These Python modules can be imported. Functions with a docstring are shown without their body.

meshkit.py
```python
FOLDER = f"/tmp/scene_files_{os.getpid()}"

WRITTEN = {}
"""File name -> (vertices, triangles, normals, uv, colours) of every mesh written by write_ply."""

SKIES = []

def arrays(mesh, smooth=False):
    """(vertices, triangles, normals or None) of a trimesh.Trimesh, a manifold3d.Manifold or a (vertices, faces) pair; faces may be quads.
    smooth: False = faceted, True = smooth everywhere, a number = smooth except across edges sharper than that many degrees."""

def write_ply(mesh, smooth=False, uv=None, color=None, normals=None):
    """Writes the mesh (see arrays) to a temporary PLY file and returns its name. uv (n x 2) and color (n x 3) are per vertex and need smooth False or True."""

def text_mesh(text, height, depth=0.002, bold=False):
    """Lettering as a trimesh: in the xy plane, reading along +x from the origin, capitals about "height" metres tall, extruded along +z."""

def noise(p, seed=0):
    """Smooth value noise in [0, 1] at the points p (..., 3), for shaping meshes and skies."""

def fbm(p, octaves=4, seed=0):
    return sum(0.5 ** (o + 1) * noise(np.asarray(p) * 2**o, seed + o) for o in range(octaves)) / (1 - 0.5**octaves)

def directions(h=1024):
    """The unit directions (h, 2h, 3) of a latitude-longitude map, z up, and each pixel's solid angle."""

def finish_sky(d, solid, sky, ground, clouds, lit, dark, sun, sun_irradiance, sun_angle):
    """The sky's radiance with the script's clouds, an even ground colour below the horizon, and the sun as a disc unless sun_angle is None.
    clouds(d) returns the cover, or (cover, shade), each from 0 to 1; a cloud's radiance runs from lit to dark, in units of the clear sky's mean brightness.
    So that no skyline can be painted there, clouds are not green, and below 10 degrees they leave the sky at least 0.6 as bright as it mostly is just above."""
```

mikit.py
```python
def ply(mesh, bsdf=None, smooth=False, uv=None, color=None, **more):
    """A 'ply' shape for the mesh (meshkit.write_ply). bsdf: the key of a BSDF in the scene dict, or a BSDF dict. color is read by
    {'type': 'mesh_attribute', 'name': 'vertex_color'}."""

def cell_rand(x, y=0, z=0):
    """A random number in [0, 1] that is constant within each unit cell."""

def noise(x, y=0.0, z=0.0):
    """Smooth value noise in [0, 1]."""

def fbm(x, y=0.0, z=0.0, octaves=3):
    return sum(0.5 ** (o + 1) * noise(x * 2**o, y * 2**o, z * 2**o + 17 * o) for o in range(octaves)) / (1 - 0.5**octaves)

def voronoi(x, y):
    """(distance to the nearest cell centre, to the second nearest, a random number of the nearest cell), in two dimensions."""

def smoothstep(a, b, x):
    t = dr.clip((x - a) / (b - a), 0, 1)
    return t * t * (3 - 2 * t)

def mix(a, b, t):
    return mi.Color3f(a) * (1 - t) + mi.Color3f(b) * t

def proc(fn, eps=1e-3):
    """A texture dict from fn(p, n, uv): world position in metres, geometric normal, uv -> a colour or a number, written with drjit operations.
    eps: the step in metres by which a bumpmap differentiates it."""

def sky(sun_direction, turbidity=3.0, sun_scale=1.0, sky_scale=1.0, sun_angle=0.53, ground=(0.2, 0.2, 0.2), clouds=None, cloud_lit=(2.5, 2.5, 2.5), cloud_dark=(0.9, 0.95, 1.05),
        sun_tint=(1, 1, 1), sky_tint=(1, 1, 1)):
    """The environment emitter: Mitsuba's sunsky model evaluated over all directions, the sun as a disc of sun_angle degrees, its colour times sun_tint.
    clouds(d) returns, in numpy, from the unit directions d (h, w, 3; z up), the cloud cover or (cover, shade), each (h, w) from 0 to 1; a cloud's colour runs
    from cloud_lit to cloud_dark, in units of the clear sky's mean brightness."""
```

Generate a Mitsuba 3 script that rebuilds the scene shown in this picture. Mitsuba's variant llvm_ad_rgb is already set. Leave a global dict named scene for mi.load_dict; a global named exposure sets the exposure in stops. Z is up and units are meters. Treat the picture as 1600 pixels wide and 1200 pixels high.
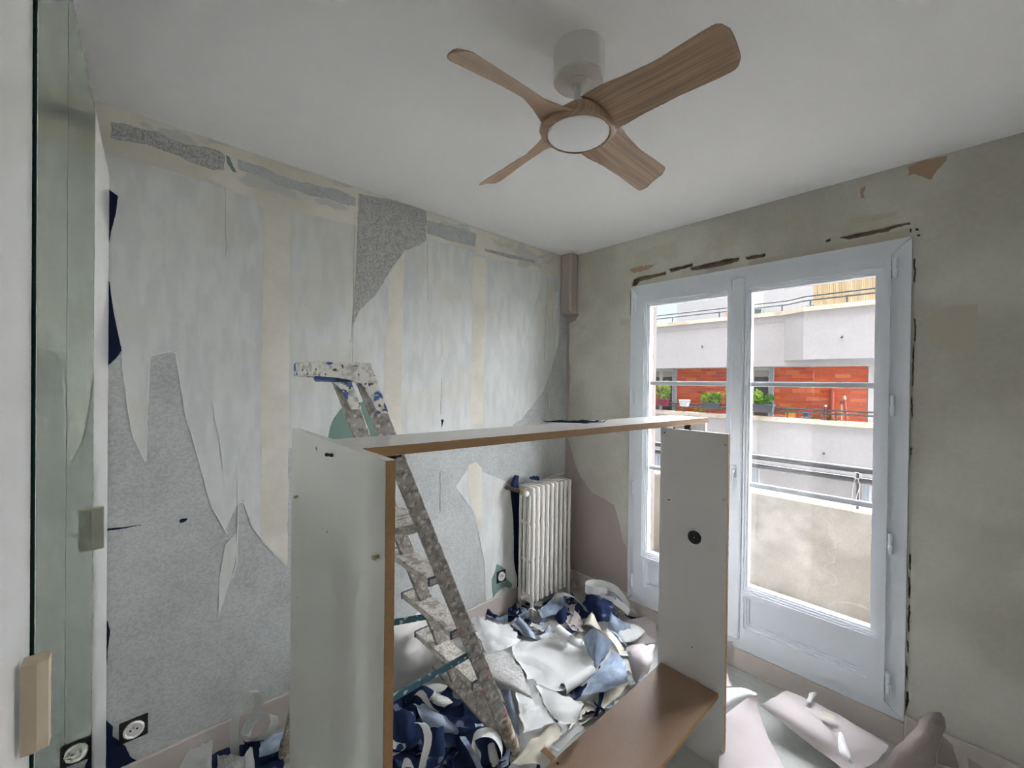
import math, random
import numpy as np
import trimesh
import mitsuba as mi
import drjit as dr
import mikit, meshkit
from mikit import proc, noise, fbm, voronoi, cell_rand, smoothstep, mix
from scipy.interpolate import RectBivariateSpline
from shapely.geometry import Polygon, LineString, box as sbox
from shapely.ops import unary_union

T = mi.ScalarTransform4f
scene, labels = {}, {}

# ------------------------------------------------------------------ camera, sky, exposure
F_PX = 641.255
YAW, PITCH, ROLL = math.radians(47.29977), math.radians(-0.32686), math.radians(0.66862)
EYE = np.array([2.07651, -2.49568, 1.58421])
FW = np.array([-math.sin(YAW) * math.cos(PITCH), math.cos(YAW) * math.cos(PITCH), math.sin(PITCH)])
_r = np.cross(FW, [0, 0, 1.0]); _r /= np.linalg.norm(_r)
_u = np.cross(_r, FW)
RT = math.cos(ROLL) * _r + math.sin(ROLL) * _u
UP = -math.sin(ROLL) * _r + math.cos(ROLL) * _u
scene['camera'] = {'type': 'perspective', 'fov_axis': 'x', 'fov': math.degrees(2 * math.atan(800 / F_PX)),
                   'near_clip': 0.01, 'far_clip': 300.0,
                   'to_world': T().look_at(origin=EYE.tolist(), target=(EYE + FW).tolist(), up=UP.tolist())}
scene['sky'] = mikit.sky([0.3, -0.5, 0.8], sun_scale=0.0, ground=(0.45, 0.45, 0.44),
                         clouds=lambda d: (np.ones(d.shape[:2]), np.clip(0.45 - 0.45 * d[..., 2], 0, 1)),
                         cloud_lit=(1.0, 1.01, 1.07), cloud_dark=(0.8, 0.82, 0.89))
exposure = 7.7
H = 2.56            # ceiling height

# ------------------------------------------------------------------ measuring and mesh helpers
def on(px, py, axis, val):
    """The point of the plane axis = val that the photograph shows at that pixel."""
    d = FW * F_PX + RT * (px - 800) - UP * (py - 600)
    return EYE + d * ((val - EYE[axis]) / d[axis])

def G(px, py, z): return on(px, py, 2, z)
def WL(px, py): return on(px, py, 0, 0.0)[1:]            # left wall: (y, z)
def WF(px, py): return on(px, py, 1, 0.0)[[0, 2]]        # window wall: (x, z)

def cat(ms): return trimesh.util.concatenate(list(ms))

def cbox(lo, hi, c=0.002):
    """A box with chamfered edges."""
    lo, hi = np.minimum(lo, hi).astype(float), np.maximum(lo, hi).astype(float)
    c = min(c, (hi - lo).min() * 0.45)
    pts = []
    for s in np.ndindex(2, 2, 2):
        p = np.where(s, hi, lo); q = np.where(s, -1, 1) * c
        for k in range(3):
            v = p + q; v[k] = p[k]; pts.append(v)
    return trimesh.convex.convex_hull(np.array(pts))

def pbox(lo, hi):
    m = trimesh.creation.box(extents=np.abs(np.subtract(hi, lo)))
    m.apply_translation(np.add(lo, hi) / 2); return m

def frame_of(d):
    d = np.asarray(d, float) / np.linalg.norm(d)
    a = np.cross(d, [0, 0, 1.0] if abs(d[2]) < 0.9 else [1.0, 0, 0]); a /= np.linalg.norm(a)
    return d, a, np.cross(d, a)

def beam(p0, p1, w, h, side=None, c=0.002):
    """A chamfered bar from p0 to p1; w along 'side', h across."""
    p0, p1 = np.asarray(p0, float), np.asarray(p1, float)
    d, a, b = frame_of(p1 - p0)
    if side is not None:
        a = np.asarray(side, float) - d * np.dot(side, d); a /= np.linalg.norm(a); b = np.cross(d, a)
    L = np.linalg.norm(p1 - p0)
    m = cbox([0, -w / 2, -h / 2], [L, w / 2, h / 2], c)
    M = np.eye(4); M[:3, 0], M[:3, 1], M[:3, 2], M[:3, 3] = d, a, b, p0
    m.apply_transform(M); return m

def tube(pts, r, sides=10, cap=True):
    p = np.asarray(pts, float); n = len(p)
    r = np.broadcast_to(np.asarray(r, float), (n,))
    t = np.gradient(p, axis=0); t /= np.linalg.norm(t, axis=1, keepdims=True) + 1e-12
    a = frame_of(t[0])[1]; v = []
    for i in range(n):
        a = a - t[i] * np.dot(a, t[i]); a /= np.linalg.norm(a); b = np.cross(t[i], a)
        ang = np.arange(sides) * 2 * np.pi / sides
        v.append(p[i] + r[i] * (np.cos(ang)[:, None] * a + np.sin(ang)[:, None] * b))
    v = np.vstack(v); f = []
    for i in range(n - 1):
        for j in range(sides):
            q = [i * sides + j, i * sides + (j + 1) % sides, (i + 1) * sides + (j + 1) % sides, (i + 1) * sides + j]
            f += [[q[0], q[1], q[2]], [q[0], q[2], q[3]]]
    if cap:
        v = np.vstack([v, p[0], p[-1]])
        for j in range(sides):
            f.append([len(v) - 2, (j + 1) % sides, j])
            f.append([len(v) - 1, (n - 1) * sides + j, (n - 1) * sides + (j + 1) % sides])
    return trimesh.Trimesh(v, np.array(f), process=False)

def lathe(profile, sides=48):
    return trimesh.creation.revolve(np.asarray(profile, float), sections=sides)

def at(m, loc=(0, 0, 0), rotz=0.0):
    m = m.copy()
    if rotz: m.apply_transform(trimesh.transformations.rotation_matrix(math.radians(rotz), [0, 0, 1]))
    m.apply_translation(loc); return m

def align(m, z_to, x_to=None, loc=(0, 0, 0)):
    """Turns the mesh's z axis to z_to and moves it to loc."""
    z, a, b = frame_of(z_to)
    if x_to is not None:
        a = np.asarray(x_to, float) - z * np.dot(x_to, z); a /= np.linalg.norm(a)
    M = np.eye(4); M[:3, 0], M[:3, 1], M[:3, 2], M[:3, 3] = a, np.cross(z, a), z, loc
    m = m.copy(); m.apply_transform(M); return m

def ragged(pts, step=0.02, amp=0.004, seed=0, freq=30):
    """A closed outline with torn edges (metres)."""
    p = np.asarray(pts, float); out = []
    for a, b in zip(p, np.roll(p, -1, axis=0)):
        n = max(1, int(np.linalg.norm(b - a) / step))
        out += [a + (b - a) * k / n for k in range(n)]
    out = np.array(out)
    q = np.c_[out * freq, np.full(len(out), seed * 7.3)]
    out = out + amp * 2 * np.c_[meshkit.fbm(q, 3, seed) - .5, meshkit.fbm(q + 91.7, 3, seed) - .5]
    g = Polygon(out)
    return g if g.is_valid else g.buffer(0)

def slab_yz(poly, x0, x1):
    """A polygon in (y, z) extruded along x."""
    ms = []
    for g in getattr(poly, 'geoms', [poly]):
        if g.area < 1e-6: continue
        m = trimesh.creation.extrude_polygon(g, abs(x1 - x0), engine='earcut')
        v = m.vertices; m.vertices = np.c_[v[:, 2] + min(x0, x1), v[:, 0], v[:, 1]]
        ms.append(m)
    return cat(ms)

def slab_xz(poly, y0, y1):
    ms = []
    for g in getattr(poly, 'geoms', [poly]):
        if g.area < 1e-6: continue
        m = trimesh.creation.extrude_polygon(g, abs(y1 - y0), engine='earcut')
        v = m.vertices; m.vertices = np.c_[v[:, 0], max(y0, y1) - v[:, 2], v[:, 1]]
        ms.append(m)
    return cat(ms)

def numbered(name):
    taken = scene.keys() | labels.keys() | PREFIX
    if name not in taken: return name
    k = 1
    while f'{name}_{k:03d}' in taken: k += 1
    return f'{name}_{k:03d}'

PREFIX = set()
def add(key, mesh, bsdf, smooth=False, **more):
    """One entry of the scene; PREFIX keeps every key and the keys it stands under."""
    key = numbered(key)
    scene[key] = mikit.ply(mesh, bsdf, smooth, **more) if not isinstance(mesh, dict) else mesh
    parts = key.split('__')
    for n in range(1, len(parts) + 1): PREFIX.add('__'.join(parts[:n]))
    return key

def thing(name, label, category, group=None):
    key = numbered(name); PREFIX.add(key)
    labels[key] = {'label': label, 'category': category}
    if group: labels[key]['group'] = group
    return key

def single(name, label, category, mesh, bsdf, smooth=False, group=None, **more):
    key = add(name, mesh, bsdf, smooth, **more)
    labels[key] = {'label': label, 'category': category}
    if group: labels[key]['group'] = group
    return key

def struct(name, mesh, bsdf, label=None, smooth=False):
    key = add(name, mesh, bsdf, smooth)
    labels[key] = {'kind': 'structure'}
    if label: labels[key]['label'] = label
    return key

# ------------------------------------------------------------------ materials
def rgb(*c): return {'type': 'rgb', 'value': list(c)}
def mat(name, color, rough=0.6, spec=0.4, **more):
    scene[name] = {'type': 'twosided', 'bsdf': {'type': 'principled', 'base_color': rgb(*color) if isinstance(color, tuple) else color,
                                                'roughness': rough, 'specular': spec, **more}}
    return name
def matte(name, color):
    scene[name] = {'type': 'twosided', 'bsdf': {'type': 'diffuse', 'reflectance': rgb(*color) if isinstance(color, tuple) else color}}
    return name

def f_felt(p, n, uv):        # fuzzy backing paper left on the wall: fibres and blotches
    a = noise(p.y * 330, p.z * 420) * 0.5 + noise(p.y * 120 + 9, p.z * 150) * 0.5
    b = fbm(p.y * 9, p.z * 7, 3.0)
    k = smoothstep(0.30, 0.66, a) * 0.62 + smoothstep(0.3, 0.7, b) * 0.38
    return mix((0.42, 0.435, 0.425), (0.56, 0.575, 0.56), k)
def f_smooth(p, n, uv):      # peeled, brushed paper layer
    a = fbm(p.y * 34, p.z * 9, 1.0, octaves=4)
    b = fbm(p.y * 3, p.z * 2.4, 5.0)
    g = noise(p.y * 180, p.z * 180)
    k = smoothstep(0.28, 0.7, a) * 0.5 + smoothstep(0.3, 0.7, b) * 0.35 + g * 0.15
    c = mix((0.61, 0.63, 0.615), (0.745, 0.76, 0.735), k)
    return mix(c, (0.66, 0.63, 0.53), 0.4 * smoothstep(0.5, 0.75, fbm(p.y * 4 + 3, p.z * 5, 8.0)))
def f_dark_felt(p, n, uv):
    a = noise(p.y * 330, p.z * 300) * 0.65 + noise(p.y * 150, p.z * 140) * 0.35
    return mix((0.34, 0.345, 0.335), (0.54, 0.54, 0.515), smoothstep(0.25, 0.72, a))
def f_cream(p, n, uv):
    a = fbm(p.x * 5 + p.y * 5, p.z * 5, 2.0)
    c = mix((0.67, 0.64, 0.55), (0.78, 0.755, 0.67), smoothstep(0.3, 0.7, a) * 0.7 + noise(p.x * 60 + p.y * 60, p.z * 60) * 0.3)
    return mix(c, (0.56, 0.57, 0.55), 0.75 * smoothstep(0.55, 0.68, fbm(p.y * 8 + 2, p.z * 16, 6.0, octaves=4)) * smoothstep(2.25, 2.4, p.z))
def f_plaster(p, n, uv):     # old plaster of the window wall, stained in patches
    a = fbm(p.x * 3.2, p.z * 3.0, 4.0, octaves=4)
    s = smoothstep(0.50, 0.72, fbm(p.x * 6 + 3, p.z * 9, 7.0, octaves=4))
    c = mix((0.50, 0.485, 0.42), (0.61, 0.60, 0.535), smoothstep(0.3, 0.7, a))
    c = mix(c, (0.52, 0.475, 0.37), s * 0.55 * smoothstep(1.9, 2.2, p.z + 0.25 * a))
    return c * (0.94 + 0.06 * noise(p.x * 90, p.z * 90))
def f_ceiling(p, n, uv):
    return mix((0.85, 0.85, 0.84), (0.89, 0.89, 0.88), fbm(p.x * 1.5, p.y * 1.5) * 0.7 + noise(p.x * 140, p.y * 140) * 0.3)
def f_floor(p, n, uv):
    a = fbm(p.x * 4, p.y * 4, 3.0, octaves=4)
    return mix((0.43, 0.445, 0.425), (0.56, 0.57, 0.545), smoothstep(0.3, 0.7, a) * 0.6 + noise(p.x * 45, p.y * 45) * 0.4)
def f_masonry(p, n, uv):
    return mix((0.10, 0.08, 0.06), (0.25, 0.18, 0.125), smoothstep(0.3, 0.7, fbm(p.x * 22, p.z * 22, 1.0)))
def f_wood(p, n, uv):        # grain along each blade: u runs along, v across
    g = fbm(uv.x * 4.0, uv.y * 210, 1.0, octaves=4)
    k = smoothstep(0.3, 0.7, g) * 0.75 + noise(uv.x * 12, uv.y * 700) * 0.25
    return mix((0.315, 0.205, 0.13), (0.44, 0.305, 0.205), k)
def f_mdf(p, n, uv):
    a = noise(p.x * 300, p.y * 300, p.z * 300) * 0.5 + fbm(p.x * 14, p.y * 14, p.z * 14) * 0.5
    return mix((0.245, 0.14, 0.06), (0.335, 0.20, 0.09), a)
def f_hardboard(p, n, uv):
    a = noise(p.x * 420, p.y * 420, 1.0) * 0.5 + fbm(p.x * 7, p.y * 7, 2.0) * 0.5
    return mix((0.215, 0.135, 0.085), (0.28, 0.18, 0.115), a)
def f_ladder(p, n, uv):      # grimy metal with dried plaster, blue and red paint
    a = fbm(p.x * 38, p.y * 38, p.z * 38, octaves=4)
    b = fbm(p.x * 90 + 4, p.y * 90, p.z * 60, octaves=3)
    c = mix((0.20, 0.185, 0.165), (0.34, 0.32, 0.29), smoothstep(0.3, 0.66, a))
    c = mix(c, (0.58, 0.56, 0.51), smoothstep(0.54, 0.74, b) * 0.8)
    c = mix(c, (0.15, 0.13, 0.11), 0.7 * smoothstep(0.60, 0.74, fbm(p.x * 60 + 20, p.y * 60, p.z * 45)))
    return mix(c, (0.55, 0.18, 0.22), smoothstep(0.70, 0.74, fbm(p.x * 17 + 50, p.y * 17, p.z * 14)) * 0.7)
def f_ladder_top(p, n, uv):
    a = fbm(p.x * 45, p.y * 45, p.z * 45, octaves=4)
    c = mix((0.42, 0.40, 0.36), (0.66, 0.64, 0.59), smoothstep(0.32, 0.55, a))
    c = mix(c, (0.05, 0.12, 0.30), smoothstep(0.57, 0.62, fbm(p.x * 20 + 1, p.y * 26 + 0.6, p.z * 30, octaves=4)))
    return mix(c, (0.10, 0.08, 0.06), smoothstep(0.64, 0.7, fbm(p.x * 70 + 9, p.y * 70, p.z * 70)))
def f_step(p, n, uv):
    a = noise(p.x * 170, p.y * 230, p.z * 200) * 0.6 + fbm(p.x * 40, p.y * 40, p.z * 40) * 0.4
    c = mix((0.40, 0.38, 0.335), (0.64, 0.62, 0.57), smoothstep(0.3, 0.64, a))
    return mix(c, (0.20, 0.165, 0.125), 0.6 * smoothstep(0.58, 0.74, fbm(p.x * 30 + 7, p.y * 30, p.z * 30)))
def f_foot(p, n, uv):
    a = fbm(p.x * 50, p.y * 50, p.z * 50, octaves=4)
    c = mix((0.20, 0.155, 0.10), (0.40, 0.345, 0.26), smoothstep(0.3, 0.7, a))
    return mix(c, (0.56, 0.53, 0.46), smoothstep(0.56, 0.66, fbm(p.x * 34 + 3, p.y * 34, p.z * 26)))
def f_teal(p, n, uv):
    a = fbm(p.x * 60, p.y * 60, p.z * 60, octaves=3)
    return mix((0.045, 0.13, 0.165), (0.45, 0.50, 0.50), smoothstep(0.60, 0.68, a))
def f_navy(p, n, uv):        # printed side: navy with pale blossoms
    d1, d2, w = voronoi(uv.x * 11, uv.y * 11)
    pet = smoothstep(0.30, 0.20, d1 + 0.16 * noise(uv.x * 60, uv.y * 60)) * smoothstep(0.72, 0.76, w)
    c = mix((0.014, 0.022, 0.055), (0.030, 0.048, 0.105), fbm(uv.x * 20, uv.y * 20, 1.0))
    return mix(c, (0.20, 0.22, 0.29), pet * 0.7)
def f_white_back(p, n, uv):
    a = fbm(uv.x * 14, uv.y * 14, 1.0, octaves=4)
    return mix((0.66, 0.68, 0.675), (0.76, 0.77, 0.755), smoothstep(0.3, 0.7, a) * 0.6 + noise(uv.x * 260, uv.y * 260) * 0.4)
def f_blue_back(p, n, uv):
    a = fbm(uv.x * 25, uv.y * 25, 2.0, octaves=4)
    return mix((0.24, 0.31, 0.42), (0.42, 0.50, 0.60), smoothstep(0.3, 0.7, a) * 0.6 + noise(uv.x * 220, uv.y * 220) * 0.4)
def f_grey_back(p, n, uv):
    a = noise(uv.x * 300, uv.y * 300) * 0.6 + fbm(uv.x * 20, uv.y * 20, 6.0) * 0.4
    return mix((0.40, 0.41, 0.40), (0.62, 0.625, 0.60), smoothstep(0.25, 0.75, a))
def f_concrete(p, n, uv):
    a = fbm(p.x * 4, p.z * 4, 2.0, octaves=4)
    s = smoothstep(0.47, 0.62, fbm(p.x * 2.2 + 5, p.z * 3, 3.0, octaves=4)) * smoothstep(0.2, 0.7, p.z + 0.5 * a - 0.1)
    crack = smoothstep(0.02, 0.0, dr.abs(fbm(p.x * 3 + 9, p.z * 4, 4.0, octaves=4) - 0.5)) * smoothstep(1.35, 1.6, p.x)
    c = mix((0.38, 0.355, 0.30), (0.46, 0.435, 0.38), smoothstep(0.3, 0.7, a))
    c = mix(c, (0.29, 0.275, 0.24), s * 0.7)
    return mix(c, (0.52, 0.50, 0.45), crack * 0.6) * (0.9 + 0.1 * noise(p.x * 120, p.z * 120))
def f_facade(p, n, uv):
    return mix((0.46, 0.46, 0.46), (0.52, 0.525, 0.53), fbm(p.x * 1.4, p.z * 1.8, 2.0) * 0.6 + noise(p.x * 26, p.z * 26) * 0.4)
def f_cap(p, n, uv):
    s = smoothstep(0.5, 0.72, fbm(p.x * 5, p.y * 5, p.z * 5, octaves=4))
    return mix((0.72, 0.67, 0.55), (0.42, 0.37, 0.28), s * 0.6)
def f_bamboo(p, n, uv):
    k = cell_rand(dr.floor(p.x * 26), 1)
    return mix((0.44, 0.34, 0.19), (0.58, 0.48, 0.31), k * 0.7 + noise(p.x * 26, p.z * 8) * 0.3)

for nm, fn in dict(felt=f_felt, smooth_paper=f_smooth, dark_felt=f_dark_felt, cream=f_cream, plaster=f_plaster, ceiling_paint=f_ceiling,
                   floor_sheet=f_floor, masonry=f_masonry, facade_paint=f_facade, cap_stone=f_cap, concrete=f_concrete, bamboo=f_bamboo).items():
    matte('m_' + nm, proc(fn))
mat('m_wood', proc(f_wood), 0.38, 0.5)
mat('m_mdf', proc(f_mdf), 0.7, 0.3)
mat('m_hardboard', proc(f_hardboard), 0.5, 0.4)
mat('m_ladder', proc(f_ladder), 0.6, 0.4)
mat('m_ladder_top', proc(f_ladder_top), 0.6, 0.4)
mat('m_step', proc(f_step), 0.8, 0.3)
mat('m_teal', proc(f_teal), 0.5, 0.4)
mat('m_melamine', (0.58, 0.57, 0.545), 0.32, 0.5)
mat('m_upvc', (0.70, 0.735, 0.78), 0.28, 0.5)
mat('m_upvc_grey', (0.45, 0.48, 0.50), 0.4, 0.4)
mat('m_white_plastic', (0.78, 0.77, 0.74), 0.35, 0.5)
mat('m_fan_white', (0.70, 0.69, 0.65), 0.4, 0.5)
mat('m_diffuser', (0.80, 0.80, 0.79), 0.55, 0.4)
mat('m_radiator', (0.76, 0.74, 0.70), 0.35, 0.5)
mat('m_black', (0.012, 0.012, 0.013), 0.5, 0.4)
mat('m_black_gloss', (0.01, 0.01, 0.01), 0.25, 0.5)
mat('m_metal', (0.45, 0.45, 0.44), 0.35, 0.5, metallic=0.9)
mat('m_brass', (0.42, 0.36, 0.22), 0.4, 0.5, metallic=0.7)
mat('m_pipe', (0.10, 0.07, 0.05), 0.6, 0.4)
mat('m_foot', proc(f_foot), 0.8, 0.2)
mat('m_taupe', (0.40, 0.345, 0.315), 0.7, 0.3)
mat('m_baseboard', (0.53, 0.475, 0.44), 0.5, 0.4)
mat('m_gloss_white', (0.60, 0.595, 0.575), 0.09, 0.5)
matte('m_door_edge', (0.012, 0.030, 0.027))
mat('m_handle', (0.66, 0.645, 0.57), 0.45, 0.4)
mat('m_tan', (0.48, 0.40, 0.29), 0.6, 0.3)
matte('m_green_board', (0.20, 0.30, 0.255))
matte('m_navy_plain', (0.014, 0.020, 0.045))
matte('m_stain', (0.50, 0.465, 0.385))
matte('m_orange_plaster', (0.42, 0.30, 0.21))
matte('m_gravel', (0.16, 0.16, 0.155))
matte('m_own_brick', (0.13, 0.12, 0.115))
mat('m_rail_dark', (0.045, 0.05, 0.052), 0.4, 0.5)
mat('m_rail_far', (0.07, 0.08, 0.085), 0.5, 0.4)
mat('m_maroon', (0.20, 0.035, 0.06), 0.5, 0.4)
mat('m_pot_white', (0.62, 0.64, 0.66), 0.5, 0.4)
mat('m_pot_grey', (0.085, 0.10, 0.12), 0.5, 0.4)
mat('m_pot_yellow', (0.72, 0.34, 0.02), 0.5, 0.4)
mat('m_pot_blue', (0.05, 0.11, 0.24), 0.4, 0.5)
mat('m_pale_wood', (0.62, 0.50, 0.36), 0.7, 0.3)
mat('m_dark_pole', (0.14, 0.10, 0.085), 0.7, 0.3)
matte('m_top_wall', (0.33, 0.335, 0.34))
mat('m_blue_shade', (0.34, 0.41, 0.47), 0.6, 0.3)
mat('m_dark_glass', (0.05, 0.055, 0.06), 0.08, 0.6)
mat('m_blind', (0.42, 0.41, 0.38), 0.7, 0.3)
mat('m_pink_pot', (0.60, 0.24, 0.22), 0.6, 0.3)
matte('m_mortar', (0.50, 0.40, 0.34))
BRICKS = [matte(f'm_brick_{i}', c) for i, c in enumerate([(0.70, 0.15, 0.065), (0.75, 0.18, 0.085), (0.62, 0.12, 0.06), (0.78, 0.24, 0.115), (0.64, 0.15, 0.09)])]
mat('m_brick_pipe', (0.36, 0.09, 0.06), 0.6, 0.3)
for i, c in enumerate([(0.12, 0.26, 0.035), (0.22, 0.36, 0.06), (0.07, 0.17, 0.045), (0.40, 0.34, 0.07), (0.36, 0.15, 0.06)]):
    scene[f'm_leaf_{i}'] = {'type': 'principledthin', 'base_color': rgb(*c), 'roughness': 0.5, 'diff_trans': 0.7}
scene['m_mirror'] = {'type': 'twosided', 'bsdf': {'type': 'conductor', 'material': 'none', 'specular_reflectance': rgb(0.80, 0.85, 0.78)}}
scene['m_glass'] = {'type': 'thindielectric', 'int_ior': 1.5}

def two(name, up, down):
    def side(x): return {'type': 'diffuse', 'reflectance': rgb(*x) if isinstance(x, tuple) else proc(x)}
    scene[name] = {'type': 'twosided', 'front': side(up), 'back': side(down)}
PINK = (0.58, 0.535, 0.53)
two('p_bright', (0.84, 0.85, 0.84), (0.80, 0.81, 0.80))
two('p_white_navy', f_white_back, f_navy)
two('p_navy_white', f_navy, f_white_back)
two('p_white_white', f_white_back, f_white_back)
two('p_blue_navy', f_blue_back, f_navy)
two('p_navy_blue', f_navy, f_blue_back)
two('p_grey_navy', f_grey_back, f_navy)
two('p_grey_white', f_grey_back, f_white_back)
two('p_white_grey', f_white_back, f_grey_back)
two('p_pink_white', PINK, f_white_back)
two('p_white_pink', f_white_back, PINK)
two('p_pink_grey', PINK, f_grey_back)
two('p_canvas_grey', (0.72, 0.71, 0.67), f_grey_back)
two('p_cream_grey', (0.66, 0.63, 0.53), f_grey_back)
two('p_taupe_grey', (0.40, 0.35, 0.325), f_grey_back)

# ------------------------------------------------------------------ the room
WX = 5.2            # right side wall, outside the frame
YB = -4.0           # back of the space behind the camera
struct('floor', pbox([-0.2, YB - .1, -0.2], [WX + .1, 0.05, 0.0]), 'm_floor_sheet')
struct('ceiling', pbox([-0.2, YB - .1, H], [WX + .1, 0.05, H + 0.2]), 'm_ceiling_paint')
wl = struct('wall_left', pbox([-0.2, YB - .1, 0], [0, 0.05, H]), 'm_felt')
struct('wall_right', pbox([WX, YB - .1, 0], [WX + .1, 0.05, H]), 'm_ceiling_paint')
struct('wall_back', pbox([0, YB - .1, 0], [WX, YB, H]), 'm_ceiling_paint')

DX0, DX1, DZ0, DZ1 = 0.569, 1.939, 0.115, 2.236       # the french door's frame
hole = sbox(DX0, DZ0, DX1, DZ1)
WIN = (2.85, 3.40, 0.30, 2.20)                        # the room's second window, right of the frame
core = Polygon([(-0.2, 0), (WX + .1, 0), (WX + .1, H), (-0.2, H)]).difference(hole).difference(sbox(WIN[0], WIN[2], WIN[1], WIN[3]))
wf = struct('wall_front', slab_xz(core, 0.016, 0.30), 'm_masonry')
# the plaster coat, with the gouges and the broken joint round the frame cut right through it
gouges = [
    [(987, 446), (990, 437), (1000, 432), (1020, 429), (1040, 424), (1041, 429), (1028, 432), (1015, 436), (1000, 439), (993, 447)],
    [(1045, 420), (1062, 416), (1082, 411), (1082, 416), (1064, 421), (1048, 426)],
    [(1078, 418), (1100, 412), (1120, 408), (1135, 404), (1155, 402), (1154, 408), (1140, 412), (1118, 417), (1096, 421), (1080, 423)],
    [(1164, 402), (1180, 398), (1195, 396), (1196, 400), (1182, 404), (1166, 406)],
    [(1290, 376), (1297, 373), (1297, 377), (1290, 379)],
    [(1313, 371), (1330, 367), (1352, 362), (1375, 357), (1400, 351), (1421, 347), (1422, 350), (1395, 357), (1388, 362), (1372, 364), (1348, 369), (1325, 374)],
    [(1427.5, 404), (1429.5, 405), (1430, 425), (1429.5, 441), (1427.5, 440), (1428.5, 420)], [(1428.5, 498), (1430.5, 500), (1431, 516), (1430.5, 533), (1428.5, 531), (1429.5, 515)],
    [(1426, 540), (1428, 545), (1427.5, 570), (1427, 600), (1425.5, 604), (1426, 570)], [(1424.2, 620), (1425.8, 624), (1425.5, 652), (1424, 650)],
    [(1422.5, 700), (1425, 699), (1424, 706), (1422.5, 712)], [(1421, 866), (1423, 868), (1422.5, 890), (1421, 892)], [(1419.6, 900), (1422, 905), (1422.6, 918), (1421, 936), (1419.2, 930)],
    [(1419, 948), (1421, 945), (1421.5, 960), (1420, 986), (1418.4, 988)], [(1417.5, 1000), (1420, 1003), (1419.6, 1020), (1417.4, 1018)], [(1416, 1040), (1418, 1040), (1417.6, 1062), (1416, 1060)],
    [(1415, 1085), (1418.5, 1080), (1420, 1095), (1417, 1104), (1415, 1112)],
    [(1418, 360), (1424, 358), (1424, 362), (1418, 364)], [(1431, 357), (1435, 357), (1435, 360), (1431, 360)], [(1433, 366), (1437, 366), (1437, 369), (1433, 369)],
    [(984, 640), (985.6, 640), (985.6, 662), (984, 662)], [(985, 455), (986.2, 455), (986.2, 492), (985, 492)],
]
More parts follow.
